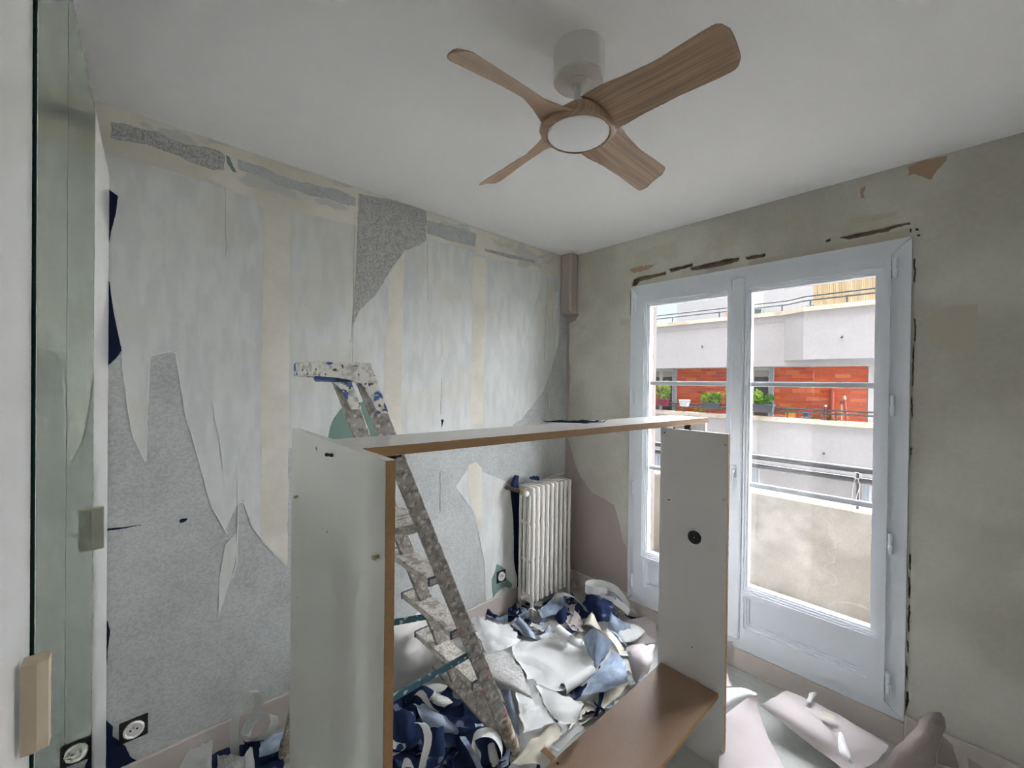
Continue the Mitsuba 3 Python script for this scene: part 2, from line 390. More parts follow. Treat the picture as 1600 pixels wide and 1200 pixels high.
cuts = unary_union([ragged([WF(*q) for q in g], 0.006, 0.0045, i, 90).buffer(0.001) for i, g in enumerate(gouges)])
coat = core.difference(cuts)
add(wf + '__plaster_coat', slab_xz(coat, 0.0, 0.016), 'm_plaster')
for i, g in enumerate([[(1417, 262), (1440, 253), (1478, 244), (1474, 256), (1462, 268), (1455, 279), (1445, 276), (1430, 271), (1420, 274)],
                       [(1345, 292), (1353, 289), (1351, 300), (1352, 312), (1346, 308), (1344, 300)],
                       [(984, 420), (1005, 415), (1025, 413), (1012, 421), (990, 427)]]):
    add(wf + '__bare_patch', slab_xz(ragged([WF(*q) for q in g], 0.006, 0.012, 40 + i, 60), -0.0009, 0.0), 'm_orange_plaster')
for i, g in enumerate([[(1330, 342), (1360, 336), (1402, 330), (1400, 337), (1365, 345), (1330, 350)],
                       [(1455, 490), (1485, 478), (1527, 474), (1528, 520), (1522, 548), (1490, 548), (1470, 536), (1452, 540)],
                       [(907, 398), (930, 392), (928, 402), (915, 412), (908, 410)],
                       [(1170, 408), (1240, 396), (1420, 357), (1421, 366), (1240, 405), (1170, 415)]]):
    add(wf + '__stained_patch', slab_xz(ragged([WF(*q) for q in g], 0.012, 0.006, 60 + i, 30), -0.0007, 0.0), 'm_stain')
# taupe wallpaper that still clings to the corner, below the torn edge
rem = [(870, 660), (889, 690), (897, 720), (907, 745), (925, 770), (945, 780), (960, 790), (968, 820), (974, 848), (979, 853), (982, 935), (870, 892)]
add(wf + '__wallpaper_remnant', slab_xz(ragged([WF(*q) for q in rem], 0.012, 0.004, 5, 30).intersection(sbox(0, 0, DX0 - .003, H)), -0.0012, 0.0), 'm_taupe')
rem = [(880, 490), (905, 490), (900, 500), (890, 505), (889, 560), (891, 575), (888, 660), (886, 720), (876, 720)]
add(wf + '__wallpaper_remnant', slab_xz(ragged([WF(*q) for q in rem], 0.012, 0.003, 6, 30).intersection(sbox(0, 0, 1, H)), -0.0016, 0.0), 'm_taupe')

def wl_piece(part, px, bsdf, th, seed=0, amp=0.005, step=0.02, freq=22):
    g = ragged([WL(*q) for q in px], step, amp, seed, freq).intersection(sbox(-2.9, 0.12, 0, H))
    return add(wl + '__' + part, slab_yz(g, 0.0, th), bsdf)
wl_piece('paper_layer', [(100, 140), (600, 305), (880, 398), (878, 440), (872, 540), (850, 610), (815, 655), (760, 690), (700, 700), (640, 705), (540, 700),
                         (450, 700), (447, 880), (420, 855), (395, 825), (380, 780), (368, 792), (352, 828), (330, 790), (305, 700), (288, 640), (276, 560), (274, 548), (234, 556), (229, 640),
                         (226, 722), (208, 680), (196, 610), (188, 545), (150, 520)], 'm_smooth_paper', 0.0008, 1)
wl_piece('paper_layer', [(712, 760), (738, 795), (748, 830), (757, 880), (758, 930), (764, 952), (812, 930), (812, 770), (790, 752), (760, 740), (735, 728)], 'm_smooth_paper', 0.0008, 2)
wl_piece('plaster_band', [(90, 140), (173, 163), (377, 233), (569, 297), (640, 322), (742, 357), (874, 398), (876, 436), (840, 424), (762, 402), (742, 394), (666, 371), (556, 353), (453, 328), (452, 600), (449, 884),
                          (428, 866), (407, 846), (408, 600), (413, 332), (400, 312), (352, 296), (318, 284), (240, 258), (172, 240), (90, 215)], 'm_cream', 0.0016, 3)
wl_piece('plaster_band', [(608, 430), (632, 392), (629, 500), (626, 640), (628, 690), (602, 690), (600, 560), (606, 480)], 'm_cream', 0.0016, 4, 0.006)
wl_piece('plaster_band', [(738, 400), (759, 404), (757, 520), (754, 662), (734, 662), (737, 540)], 'm_cream', 0.0016, 5)
wl_piece('plaster_band', [(731, 727), (744, 722), (753, 732), (752, 835), (742, 805), (731, 770)], 'm_cream', 0.0016, 6, 0.002)
wl_piece('grey_paper_patch', [(173, 190), (210, 198), (242, 208), (275, 218), (352, 241), (353, 266), (330, 264), (300, 256), (270, 240), (240, 230), (200, 222), (176, 216)], 'm_dark_felt', 0.0022, 7, 0.016)
wl_piece('grey_paper_patch', [(370, 246), (400, 258), (430, 272), (500, 290), (556, 310), (556, 325), (495, 306), (440, 288), (400, 275), (372, 262)], 'm_felt', 0.0022, 8, 0.018)
wl_piece('grey_paper_patch', [(667, 344), (705, 353), (744, 365), (742, 385), (705, 377), (667, 365)], 'm_felt', 0.0022, 9)
wl_piece('grey_paper_patch', [(757, 388), (790, 396), (835, 407), (836, 411), (790, 402), (758, 392)], 'm_dark_felt', 0.0022, 10, 0.006)
wl_piece('dark_backing_patch', [(560, 303), (600, 310), (640, 320), (666, 331), (665, 375), (655, 383), (632, 392), (612, 418), (600, 440), (586, 462), (560, 486), (550, 512), (546, 560), (553, 470), (557, 400)], 'm_dark_felt', 0.0026, 11, 0.006)
wl_piece('bare_green_board', [(512, 686), (516, 668), (521, 654), (532, 639), (544, 634), (558, 632), (567, 627), (573, 622), (582, 645), (592, 672), (594, 692), (512, 692)], 'm_green_board', 0.0022, 12, 0.003)
wl_piece('bare_green_board', [(768, 905), (773, 893), (776, 881), (782, 884), (790, 890), (791, 903), (800, 913), (798, 919), (788, 917), (780, 922), (774, 928), (770, 934), (769, 920)], 'm_green_board', 0.0022, 13, 0.003)
wl_piece('bare_green_board', [(353, 243), (358, 245), (364, 260), (370, 270), (363, 268), (355, 256)], 'm_green_board', 0.003, 14, 0.002)
for i, q in enumerate([[(150, 290), (171, 297), (185, 308), (178, 345), (171, 377), (150, 377)],
                       [(150, 440), (171, 440), (178, 490), (190, 547), (181, 560), (167, 575), (150, 560)],
                       [(150, 938), (161, 938), (166, 962), (172, 985), (167, 1035), (160, 1047), (150, 1040)],
                       [(140, 1108), (159, 1112), (166, 1126), (176, 1136), (176, 1150), (196, 1166), (205, 1184), (219, 1190), (202, 1215), (140, 1215)],
                       [(797, 762), (815, 766), (840, 800), (840, 915), (812, 934), (806, 928), (808, 905), (803, 880), (802, 815)],
                       [(280, 812), (287, 810), (293, 810), (290, 814), (282, 817)], [(160, 827), (190, 824), (222, 820), (190, 826), (160, 830)],
                       [(689, 655), (693, 656), (690, 668)], [(155, 1118), (200, 1190), (150, 1250)]][:8]):
    wl_piece('navy_wallpaper_remnant', q, 'm_navy_plain', 0.003, 20 + i, 0.003, 0.012)
for i, q in enumerate([[(691, 508), (694, 508), (693, 560), (691, 575)], [(862, 450), (866, 447), (868, 500), (865, 552)], [(853, 470), (862, 445), (856, 500)], [(560, 402), (563, 400), (561, 440), (559, 442)],
                       [(852, 746), (880, 737), (884, 740), (852, 751)], [(343, 900), (352, 850), (368, 832), (371, 860), (362, 900), (341, 965)]]):
    wl_piece('white_sliver', q, 'm_cream' if i < 5 else 'm_smooth_paper', 0.002, 50 + i, 0.002, 0.015)

def wl_line(part, px, bsdf, w, th, seed):
    q = np.array([WL(*a) for a in px]); n_ = max(4, int(np.linalg.norm(np.diff(q, axis=0), axis=1).sum() / .02))
    s_ = np.r_[0, np.cumsum(np.linalg.norm(np.diff(q, axis=0), axis=1))]; t_ = np.linspace(0, s_[-1], n_)
    q = np.c_[np.interp(t_, s_, q[:, 0]), np.interp(t_, s_, q[:, 1])]
    e_ = np.c_[q * 22, np.full(n_, seed * 3.7)]
    q = q + .006 * np.c_[meshkit.fbm(e_, 2, seed) - .5, meshkit.fbm(e_ + 50, 2, seed) - .5]
    add(wl + '__' + part, slab_yz(LineString(q).buffer(w, cap_style=2).intersection(sbox(-2.6, .15, 0, H)), 0.0, th), bsdf)
matte('m_torn_edge', (0.70, 0.71, 0.68)); matte('m_seam', (0.42, 0.43, 0.42))
for i, q in enumerate([[(190, 548), (196, 610), (208, 680), (227, 722), (230, 640), (234, 556), (275, 548), (288, 640), (305, 700), (330, 790), (355, 834)], [(368, 790), (380, 782), (395, 825), (420, 856), (447, 879)],
                       [(552, 508), (562, 486), (586, 461), (600, 440), (612, 418), (632, 391), (655, 382), (665, 374)], [(712, 762), (738, 796), (748, 832), (757, 882), (758, 930)],
                       [(371, 720), (372, 800), (370, 880), (362, 905)], [(800, 640), (815, 560), (835, 480), (850, 440)], [(868, 500), (860, 590), (858, 640)], [(330, 620), (345, 700), (352, 760)]]):
    wl_line('torn_edge', q, 'm_torn_edge', 0.0022, 0.0024, 70 + i)
for i, q in enumerate([[(352, 290), (353, 400)], [(554, 330), (552, 460), (549, 660)], [(668, 375), (668, 470)], [(690, 590), (688, 650)], [(855, 440), (850, 560)], [(688, 736), (688, 800)]]):
    wl_line('seam', q, 'm_seam', 0.0008, 0.0020, 90 + i)

box_ = cbox([0.0, -0.092, 2.108], [0.105, 0.0, H], 0.012)
single('pipe_casing', 'taupe papered pipe casing in the corner just under the ceiling', 'pipe casing', box_, 'm_taupe')

bl = struct('baseboard_left', cbox([0.0, YB, 0], [0.016, 0.0, 0.145], 0.004), 'm_baseboard')
struct('baseboard_front', cat([cbox([0.016, -0.016, 0], [DX0, 0.0, 0.145], 0.004), cbox([DX0, -0.016, 0], [DX1, 0.0, 0.112], 0.004), cbox([DX1, -0.018, 0], [WX, 0.0, 0.145], 0.004)]), 'm_baseboard')

# ------------------------------------------------------------------ french door
def ring(x0, x1, z0, z1, ix0, ix1, iz0, iz1, y0, y1):
    return slab_xz(sbox(x0, z0, x1, z1).difference(sbox(ix0, iz0, ix1, iz1)), y0, y1)
d1 = 'door_1'; PREFIX.add(d1); labels[d1] = {'kind': 'structure', 'label': 'white french door with two glazed leaves onto the balcony'}
JW = 0.055
def mitred(x0, x1, z0, z1, w, y0, y1, key, bs='m_upvc', names=('jamb', 'jamb', 'head', 'sill'), ws=None):
    a, b, c, d = ws or (w, w, w, w)
    g = 0.0010
    polys = [Polygon([(x0, z0), (x0 + a, z0 + d), (x0 + a, z1 - c), (x0, z1)]), Polygon([(x1, z0), (x1, z1), (x1 - b, z1 - c), (x1 - b, z0 + d)]),
             Polygon([(x0, z1), (x0 + a, z1 - c), (x1 - b, z1 - c), (x1, z1)]), Polygon([(x0, z0), (x1, z0), (x1 - b, z0 + d), (x0 + a, z0 + d)])]
    for n_, q in zip(names, polys):
        add(key + '__' + n_, slab_xz(q.buffer(-g, join_style=2), y0, y1), bs)
mitred(DX0, DX1, DZ0, DZ1, JW, -0.014, 0.07, d1, ws=(0.060, 0.072, 0.072, 0.064))
def leaf(name, x0, x1, gx0, gx1, hx, hz, extra=None):
    k = d1 + '__' + name; k = numbered(k); PREFIX.add(k)
    z0, z1, gz0, gz1 = 0.172, 2.170, 0.476, 2.088
    pz0, pz1 = 0.252, 0.425
    face = sbox(x0, z0, x1, z1).difference(sbox(gx0 - .028, gz0 - .028, gx1 + .028, gz1 + .028)).difference(sbox(gx0 - .012, pz0, gx1 - .004, pz1))
    ms = [slab_xz(face, -0.034, 0.04)]
    for gap, y in ((.028, -.026), (.018, -.018), (.008, -.010)):       # stepped glazing bead
        o = {.028: .018, .018: .008, .008: 0.0}[gap]
        ms.append(ring(gx0 - gap, gx1 + gap, gz0 - gap, gz1 + gap, gx0 - o, gx1 + o, gz0 - o, gz1 + o, y, 0.03))
    add(k + "__sash", cat(ms), "m_upvc")
    pan = [slab_xz(sbox(gx0 - .012, pz0, gx1 - .004, pz1), 0.002, 0.03)]
    for w_, y in ((.010, -.022), (.020, -.010)):
        pan.append(ring(gx0 - .012, gx1 - .004, pz0, pz1, gx0 - .012 + w_, gx1 - .004 - w_, pz0 + w_, pz1 - w_, y, 0.0))
    add(k + '__lower_panel', cat(pan), 'm_upvc')
    add(k + '__glass_pane', (np.array([[gx0 - .004, 0.005, gz0 - .004], [gx1 + .004, 0.005, gz0 - .004], [gx1 + .004, 0.005, gz1 + .004], [gx0 - .004, 0.005, gz1 + .004]]), np.array([[0, 1, 2, 3]])), 'm_glass')
    for z in (1.586, 1.031):
        add(k + '__glazing_bar', cbox([gx0 - .006, 0.008, z - .014], [gx1 + .006, 0.024, z + .014], 0.004), 'm_upvc_grey')
    for z in hz:
        add(k + '__hinge', cat([tube([[hx, -.030, z - .045], [hx, -.030, z - .002]], 0.0095, 12), tube([[hx, -.030, z + .002], [hx, -.030, z + .045]], 0.0095, 12), cbox([hx - .012, -.036, z - .005], [hx + .004, -.012, z + .005], .001)]), 'm_upvc', 40)
    return k
HZ = (2.105, 1.497, 0.885, 0.268)
leaf("leaf", 0.622, 1.214, 0.708, 1.186, 0.612, HZ)
k2 = leaf('leaf', 1.283, 1.873, 1.310, 1.820, 1.886, HZ)
add(k2 + '__meeting_bar', cat([cbox([1.2165, -0.040, 0.172], [1.2795, 0.03, 2.170], 0.006), cbox([1.192, -0.030, 0.172], [1.216, 0.03, 2.170], 0.004)]), 'm_upvc')
hz = 1.10
plate = cat([cbox([1.226, -0.048, hz - .035], [1.256, -0.039, hz + .035], 0.006), at(trimesh.creation.cylinder(0.011, 0.03, sections=20, transform=trimesh.transformations.rotation_matrix(math.pi / 2, [1, 0, 0])), (1.241, -.06, hz + .006))])
lever = tube([[1.241, -.076, hz + .012], [1.241, -.080, hz - .01], [1.240, -.079, hz - .05], [1.238, -.075, hz - .10], [1.236, -.070, hz - .125]], [.011, .0125, .010, .0085, .006], 12)
add(k2 + '__handle', cat([plate, lever]), 'm_upvc', 40)

w2 = 'window_2'; PREFIX.add(w2); labels[w2] = {'kind': 'structure'}
xm = (WIN[0] + WIN[1]) / 2
mitred(WIN[0], WIN[1], WIN[2], WIN[3], .06, -0.012, 0.06, w2)
add(w2 + '__mullion', cbox([xm - .04, -.02, WIN[2] + .06], [xm + .04, .05, WIN[3] - .06], .004), 'm_upvc')
for a, b in ((WIN[0] + .06, xm - .04), (xm + .04, WIN[1] - .06)):
    add(w2 + '__glass_pane', (np.array([[a, 0.01, WIN[2] + .06], [b, 0.01, WIN[2] + .06], [b, 0.01, WIN[3] - .06], [a, 0.01, WIN[3] - .06]]), np.array([[0, 1, 2, 3]])), 'm_glass')

# ------------------------------------------------------------------ mirrored wardrobe beside the camera
PW = math.atan(-0.0235)
def WD(s, out=0.0, z=0.0):        # along the front, out towards the room
    return np.array([s * math.cos(PW) - out * math.sin(PW), -2.562 + s * math.sin(PW) + out * math.cos(PW), z])
def wpanel(s0, s1, o0, o1, z0, z1, c=0.001):
    m = cbox([s0, o0, z0], [s1, o1, z1], c); m.apply_transform(trimesh.transformations.rotation_matrix(PW, [0, 0, 1])); m.apply_translation([0, -2.562, 0]); return m
wd = thing('wardrobe', 'tall wardrobe with mirrored and glossy white doors at the edge of the room', 'wardrobe')
ZT = 2.302
add(wd + '__carcass', wpanel(0.02, 1.80, -0.60, -0.024, 0.06, ZT), 'm_gloss_white')
add(wd + '__plinth', wpanel(0.02, 1.80, -0.58, -0.05, 0.0, 0.06), 'm_gloss_white')
def wface(s0, s1, o0, o1, z0, z1):
    m = pbox([s0, o0, z0], [s1, o1, z1]); m.apply_transform(trimesh.transformations.rotation_matrix(PW, [0, 0, 1])); m.apply_translation([0, -2.562, 0]); return m
def wdoor(s0, s1, bs, edge='m_gloss_white', o=0.0):
    k = numbered(wd + '__door'); PREFIX.add(k)
    add(k + '__panel', wpanel(s0, s1, -0.022, o - .0007, 0.065, ZT, .0004), edge)
    add(k + ('__mirror' if bs == 'm_mirror' else '__face'), wface(s0 + .0004, s1 - .0004, o - .0007, o, 0.0655, ZT - .0005), bs)
    return k
ka = wdoor(0.006, 0.500, 'm_gloss_white')
kb = wdoor(0.504, 0.975, 'm_mirror', 'm_door_edge')
kc = wdoor(0.978, 1.240, 'm_mirror', 'm_door_edge')
kd = wdoor(1.2415, 1.795, 'm_gloss_white', 'm_gloss_white', -0.0045)
def pull(key, s, z0, z1, bs, dep):
    prof = Polygon([(-.011, 0), (.011, 0), (.012, dep * .6), (.008, dep), (-.008, dep), (-.012, dep * .6)]).buffer(.0015)
    m = trimesh.creation.extrude_polygon(prof, z1 - z0, engine='earcut')
    m.apply_translation([s, 0.001, z0]); m.apply_transform(trimesh.transformations.rotation_matrix(PW, [0, 0, 1])); m.apply_translation([0, -2.562, 0])
    add(key + '__handle', m, bs, 30)
pull(kb, 0.535, 1.130, 1.238, 'm_handle', 0.021)
pull(kd, 1.312, 1.128, 1.236, 'm_tan', 0.020)

# ------------------------------------------------------------------ ceiling fan
FC = np.array([1.312, -1.537]); FZ = 2.310
fan = thing('ceiling_fan', 'ceiling fan with four wood grain blades and a round light on the white ceiling', 'ceiling fan')
add(fan + '__canopy', at(lathe([(0, H - .098), (.040, H - .098), (.048, H - .094), (.070, H - .094), (.0745, H - .089), (.0745, H - .004), (.0735, H), (0, H)], 64), (FC[0], FC[1], 0)), 'm_fan_white', 35)
add(fan + '__collar', at(lathe([(0, H - .108), (.022, H - .108), (.036, H - .1), (.036, H - .097), (0, H - .097)], 40), (FC[0], FC[1], 0)), 'm_fan_white', 35)
add(fan + '__rod', at(lathe([(0, 2.36), (.034, 2.362), (.03, 2.375), (.016, 2.388), (.0125, 2.40), (.0125, H - .1), (0, H - .1)], 32), (FC[0], FC[1], 0)), 'm_fan_white', 35)
def hub_uv(m):
    v = np.asarray(m.vertices); return np.c_[v[:, 0] * 1.0, v[:, 1] * 1.0]
hub = lathe([(0, FZ + .008), (.0912, FZ + .008), (.0918, FZ + .001), (.0955, FZ + .0005), (.099, FZ + .006), (.100, FZ + .018), (.097, FZ + .032), (.078, FZ + .048), (.040, FZ + .058), (0, FZ + .059)], 96)
_v = np.array(hub.vertices); _th = np.arctan2(_v[:, 1], _v[:, 0]); _k = np.clip((_v[:, 2] - FZ - .002) / .006, 0, 1) * np.clip((np.hypot(_v[:, 0], _v[:, 1]) - .05) / .04, 0, 1)
_v[:, :2] *= (1 + .15 * _k * (0.5 + 0.5 * np.cos(4 * (_th - math.radians(43)))) ** 1.5)[:, None]
hub.vertices = _v; hub = at(hub, (FC[0], FC[1], 0))
add(fan + '__motor_housing', hub, 'm_wood', True, uv=hub_uv(hub))
add(fan + '__light_diffuser', at(lathe([(0, FZ - .004), (.055, FZ - .003), (.085, FZ - .0005), (.0905, FZ + .004), (.0905, FZ + .01), (0, FZ + .01)], 72), (FC[0], FC[1], 0)), 'm_diffuser', 50)
def blade(deg):
    n, m = 40, 17
    rs = np.linspace(0.074, 0.432, n); vv, uu = [], []
    for r in rs:
        t = (r - 0.074) / (0.432 - 0.074)
        chord = np.interp(t, [0, .12, .3, .55, .85, 1], [.146, .134, .110, .103, .114, .114])
        pitch = math.radians(np.interp(t, [0, .12, .3, .6, 1], [12, 22, 31, 27, 23]))
        off = np.interp(t, [0, .2, .5, 1], [-.006, .0, .006, .006])
        zc = FZ + np.interp(t, [0, .2, .5, 1], [.026, .026, .020, .010])
        end = (r - 0.404) / 0.028                       # rounded tip
        if end > 0: chord *= max(0.55, 1 - 0.38 * end ** 3)
        for side in (1, -1):
            for j in range(m):
                s = -1 + 2 * j / (m - 1)
                th = 0.0035 * math.sqrt(max(0.0, 1 - s * s)) + 0.0003
                a = s * chord / 2
                camber = 0.006 * (1 - s * s)
                tt = off + a * math.cos(pitch); zz = zc - a * math.sin(pitch) + camber + side * th
                vv.append([r, tt, zz]); uu.append([r, a])
    vv, uu = np.array(vv), np.array(uu); f = []
    w = 2 * m
    for i in range(n - 1):
        loop = list(range(m)) + list(range(2 * m - 1, m - 1, -1))
        for j in range(w):
            a, b = loop[j], loop[(j + 1) % w]
            f += [[i * w + a, i * w + b, (i + 1) * w + b], [i * w + a, (i + 1) * w + b, (i + 1) * w + a]]
    for j in range(m - 1):
        for i, fl in ((0, 1), (n - 1, 0)):
            q = [i * w + j, i * w + j + 1, i * w + m + j + 1, i * w + m + j]
            f += [[q[0], q[1], q[2]], [q[0], q[2], q[3]]] if fl else [[q[0], q[2], q[1]], [q[0], q[3], q[2]]]
    tm = trimesh.Trimesh(vv, np.array(f), process=False)
    if tm.volume < 0: tm.invert()
    return at(tm, (FC[0], FC[1], 0), deg), uu + deg * 0.013
for dg in (0, 90, 180, 270):
    bm, bu = blade(dg - 2)
    add(fan + '__blade', bm, 'm_wood', True, uv=bu)

# ------------------------------------------------------------------ dismantled cupboard carcass
cup = thing('cupboard_carcass', 'open frame of a dismantled white cupboard with raw brown board edges', 'cupboard')
CT = 1.415
def quad_panel(p_far, p_near, th, z0, z1, side):
    """An upright panel between two floor points, its thickness towards side (+1 left of the direction)."""
    a, b = np.array(p_far, float), np.array(p_near, float)
    L = np.linalg.norm(b - a); d = (b - a) / L
    m = cbox([0, 0, z0], [L, th, z1], 0.0012)
    M = np.eye(4); M[:2, 0] = d; M[:2, 1] = np.array([-d[1], d[0]]) * side; M[:2, 3] = a
    m.apply_transform(M)
    if m.volume < 0: m.invert()
    return m, d
sp = cup + '__side_panel'
m_, d_ = quad_panel((0.527, -2.0935), (1.2655, -2.1055), 0.0225, 0.0, CT, 1); add(sp, m_, 'm_melamine')
a_, _ = quad_panel((1.2655, -2.1055), (1.2663, -2.1055), 0.0225, 0.0, CT - .001, 1)
add(sp + '__raw_edge', a_, 'm_mdf')
def face_pt(px, py):              # a point of the outer face of the side panel
    d = FW * F_PX + RT * (px - 800) - UP * (py - 600)
    n = np.array([-d_[1], d_[0], 0.0]); p0 = np.array([0.527, -2.0935, 0])
    return EYE + d * (np.dot(p0 - EYE, n) / np.dot(d, n)), -n
def disc(p, n, r, h, bs, key, sides=18):
    add(key, align(trimesh.creation.cylinder(r, h, sections=sides), n, loc=np.asarray(p) + np.asarray(n) * (h / 2 - .0005)), bs)
p_, n_ = face_pt(494.5, 701); add(sp + '__cam_lock', align(trimesh.creation.annulus(.0042, .0065, .002, sections=20), n_, loc=p_), 'm_metal')
disc(p_, n_, .004, .0012, 'm_black', sp + '__cam_hole')
p_, n_ = face_pt(513, 710); q_, _ = face_pt(520, 711)
add(sp + '__dowel', cat([align(trimesh.creation.icosphere(2, .0055), n_, loc=p_ + n_ * .004), align(trimesh.creation.icosphere(2, .005), n_, loc=q_ + n_ * .004), tube([p_ + n_ * .004, q_ + n_ * .004], .003, 10)]), 'm_black')
for px, py in ((466, 776), (592, 869)):
    p_, n_ = face_pt(px, py)
    add(sp + '__shelf_pin', cat([align(trimesh.creation.cylinder(.0035, .014, sections=14), n_, loc=p_ + n_ * .007), align(cbox([-.004, -.009, 0], [.004, .006, .004], .001), n_, (0, 0, 1), p_ + n_ * .010)]), 'm_brass')
for px, py in ((504, 826), (511, 831), (465, 933)):
    p_, n_ = face_pt(px, py); disc(p_, n_, .0026, .0008, 'm_black', sp + '__screw_hole', 12)

# top board: a little skewed, white on top, raw edges along both sides
def board(key, n0, n1, f1, f0, zt, th, top, edge, ed=0.0008):
    pts = np.array([n0, n1, f1, f0]); P2 = Polygon(pts)
    m = trimesh.creation.extrude_polygon(P2, th); m.apply_translation([0, 0, zt - th]); add(key, m, top)
    e = trimesh.creation.extrude_polygon(P2.buffer(ed, join_style=2), th - .0012); e.apply_translation([0, 0, zt - th + .0006])
    add(key + '__raw_edge', e, edge)
board(cup + '__top_board', (1.081, -2.083), (1.232, -0.372), (1.038, -0.375), (0.880, -2.080), CT, 0.026, 'm_melamine', 'm_mdf')
# upright under the far end of the top board
m_, _ = quad_panel((1.062, -0.395), (1.228, -0.395), 0.020, 0.0, CT - .0265, 1); add(cup + '__end_panel', m_, 'm_melamine')
add(cup + '__strap', cat([beam([1.135, -0.402, CT - .028], [1.150, -0.404, CT - .095], .032, .006, (1, 0, 0)), beam([1.130, -0.404, CT - .030], [1.16, -0.406, CT - .030], .02, .01, (0, 1, 0))]), 'm_black')
add(cup + '__strap', cat([beam([1.068, -1.985, CT - .028], [1.060, -2.030, CT - .075], .040, .010, (0, 1, 1)), beam([1.03, -1.99, CT - .031], [1.08, -1.99, CT - .031], .04, .008, (0, 1, 0))]), 'm_black')
# divider with the round black grommet
dv = cup + '__divider_panel'
DT = CT - .0335
m_, dd = quad_panel((1.157, -0.714), (1.451, -0.722), 0.019, 0.0, DT, 1); add(dv, m_, 'm_melamine')
a_, _ = quad_panel((1.451, -0.722), (1.4516, -0.722), 0.019, 0.0, DT, 1); add(dv + '__raw_edge', a_, 'm_mdf')
def div_pt(px, py):
    d = FW * F_PX + RT * (px - 800) - UP * (py - 600); n = np.array([-dd[1], dd[0], 0.0]); p0 = np.array([1.157, -0.714, 0])
    return EYE + d * (np.dot(p0 - EYE, n) / np.dot(d, n)), -n
p_, n_ = div_pt(1085.5, 839.5)
add(dv + '__grommet', align(lathe([(0, 0), (.028, 0), (.0285, .004), (.026, .008), (.012, .009), (.010, .006), (0, .006)], 40), n_, loc=p_), 'm_black', 40)
disc(p_ + n_ * .006, n_, .002, .0015, 'm_metal', dv + '__screw', 12)
for px, py in ((1046, 781), (1130.5, 780.5), (1133.5, 695.5), (1081, 1011), (1044, 781)):
    p_, n_ = div_pt(px, py); disc(p_, n_, .003, .0008, 'm_black', dv + '__screw_hole', 12)
p_, n_ = div_pt(1037.5, 673.5)
add(dv + '__bracket', cat([align(cbox([-.014, -.022, 0], [.014, .022, .004], .001), n_, (1, 0, 0), p_ + n_ * .0005), align(cbox([-.014, .018, 0], [.014, .022, .02], .001), n_, (1, 0, 0), p_ - n_ * .016)]), 'm_upvc_grey')
disc(div_pt(1039, 675.5)[0] + n_ * .005, n_, .003, .002, 'm_black', dv + '__screw', 12)
for s in (0.06, 0.13):
    q = np.array([1.157 + s, -.7060, DT]); add(dv + '__dowel', tube([q, q + [0, 0, .008]], .004, 10), 'm_black')
# low shelf, raw hardboard on top
board(cup + '__low_shelf', (1.420, -2.080), (1.428, -0.726), (1.180, -0.724), (1.168, -2.080), 0.315, 0.020, 'm_hardboard', 'm_mdf')
disc(G(871, 1193, .315), (0, 0, 1), .004, .0012, 'm_black', cup + '__low_shelf__screw_hole', 12)
m_ = cbox([1.118, -1.458, 0.0], [1.170, -1.436, 0.312], .001); add(cup + '__foot_panel', m_, 'm_melamine')
add(cup + '__foot_panel__raw_edge', cbox([1.118, -1.458, 0.312], [1.170, -1.436, 0.3132], .0003), 'm_mdf')

# ------------------------------------------------------------------ paint splashed step ladder
lad = thing('step_ladder', 'paint splashed step ladder with blue stained top standing between the cupboard frame and the wall', 'ladder')
def rail_pt(z, right):            # the front rails lean back and spread towards the floor
    y = -1.292 - 0.411 * z
    return np.array([0.825 - 0.033 * z, y, z]) if right else np.array([0.475 + 0.052 * z, y, z])
RD = rail_pt(1, True) - rail_pt(0, True); RDn = RD / np.linalg.norm(RD)
cross = np.cross([1, 0, 0], RDn)
for rt in (True, False):
    k = add(lad + '__rail', beam(rail_pt(0.03 if rt else .14, rt), rail_pt(1.60, rt), 0.021, 0.058, (1, 0, 0), .004), 'm_ladder')
    p0, p1 = rail_pt(0.015, rt), rail_pt(0.20, rt)
    if not rt: continue
    foot = trimesh.convex.convex_hull(np.vstack([tube([p0 + [0, .004, .0], p0 + (p1 - p0) * .3, p1], [.023, .028, .024], 12).vertices]))
    add(k + '__foot_cap', foot, 'm_foot', 30)
def step(z, dep, th, key='step'):
    l, r = rail_pt(z, False), rail_pt(z, True)
    y0, y1 = l[1] - 0.012 - dep * .5, l[1] + dep * 0.5 - 0.012
    xl = l[0] - .07 - (.86 - z) * .16
    k = add(lad + '__' + key, cbox([xl, y0, z - th], [r[0] - .010, y1, z], .003), 'm_step')
    for x in (xl, r[0] - .016):
        add(k + '__end_cap', cbox([x - .005, y0 - .003, z - th - .003], [x + .005, y1 + .003, z + .003], .003), 'm_navy_cap')
mat('m_navy_cap', (0.10, 0.11, 0.16), 0.6, 0.3)
for z in (0.862, 0.632, 0.395): step(z, 0.086, 0.026)
# lowest tread is a wider stabiliser beam
l, r = rail_pt(.165, False), rail_pt(.165, True)
add(lad + '__step', beam(l + [-.15, 0.0, .01], r + [.0, .0, -.02], 0.085, 0.05, (0, 1, 0.6), .004), 'm_ladder')
l, r = rail_pt(1.07, False), rail_pt(1.07, True)
plat = trimesh.creation.extrude_polygon(Polygon([(l[0] + .02, -2.00), (r[0] - .012, -2.00), (r[0] - .012, l[1] + .012), (r[0] - .05, l[1] + .03), (l[0] + .06, l[1] + .03), (l[0] + .012, l[1] + .012)]), 0.034)
plat.apply_translation([0, 0, 1.042]); add(lad + '__platform', plat, 'm_step')
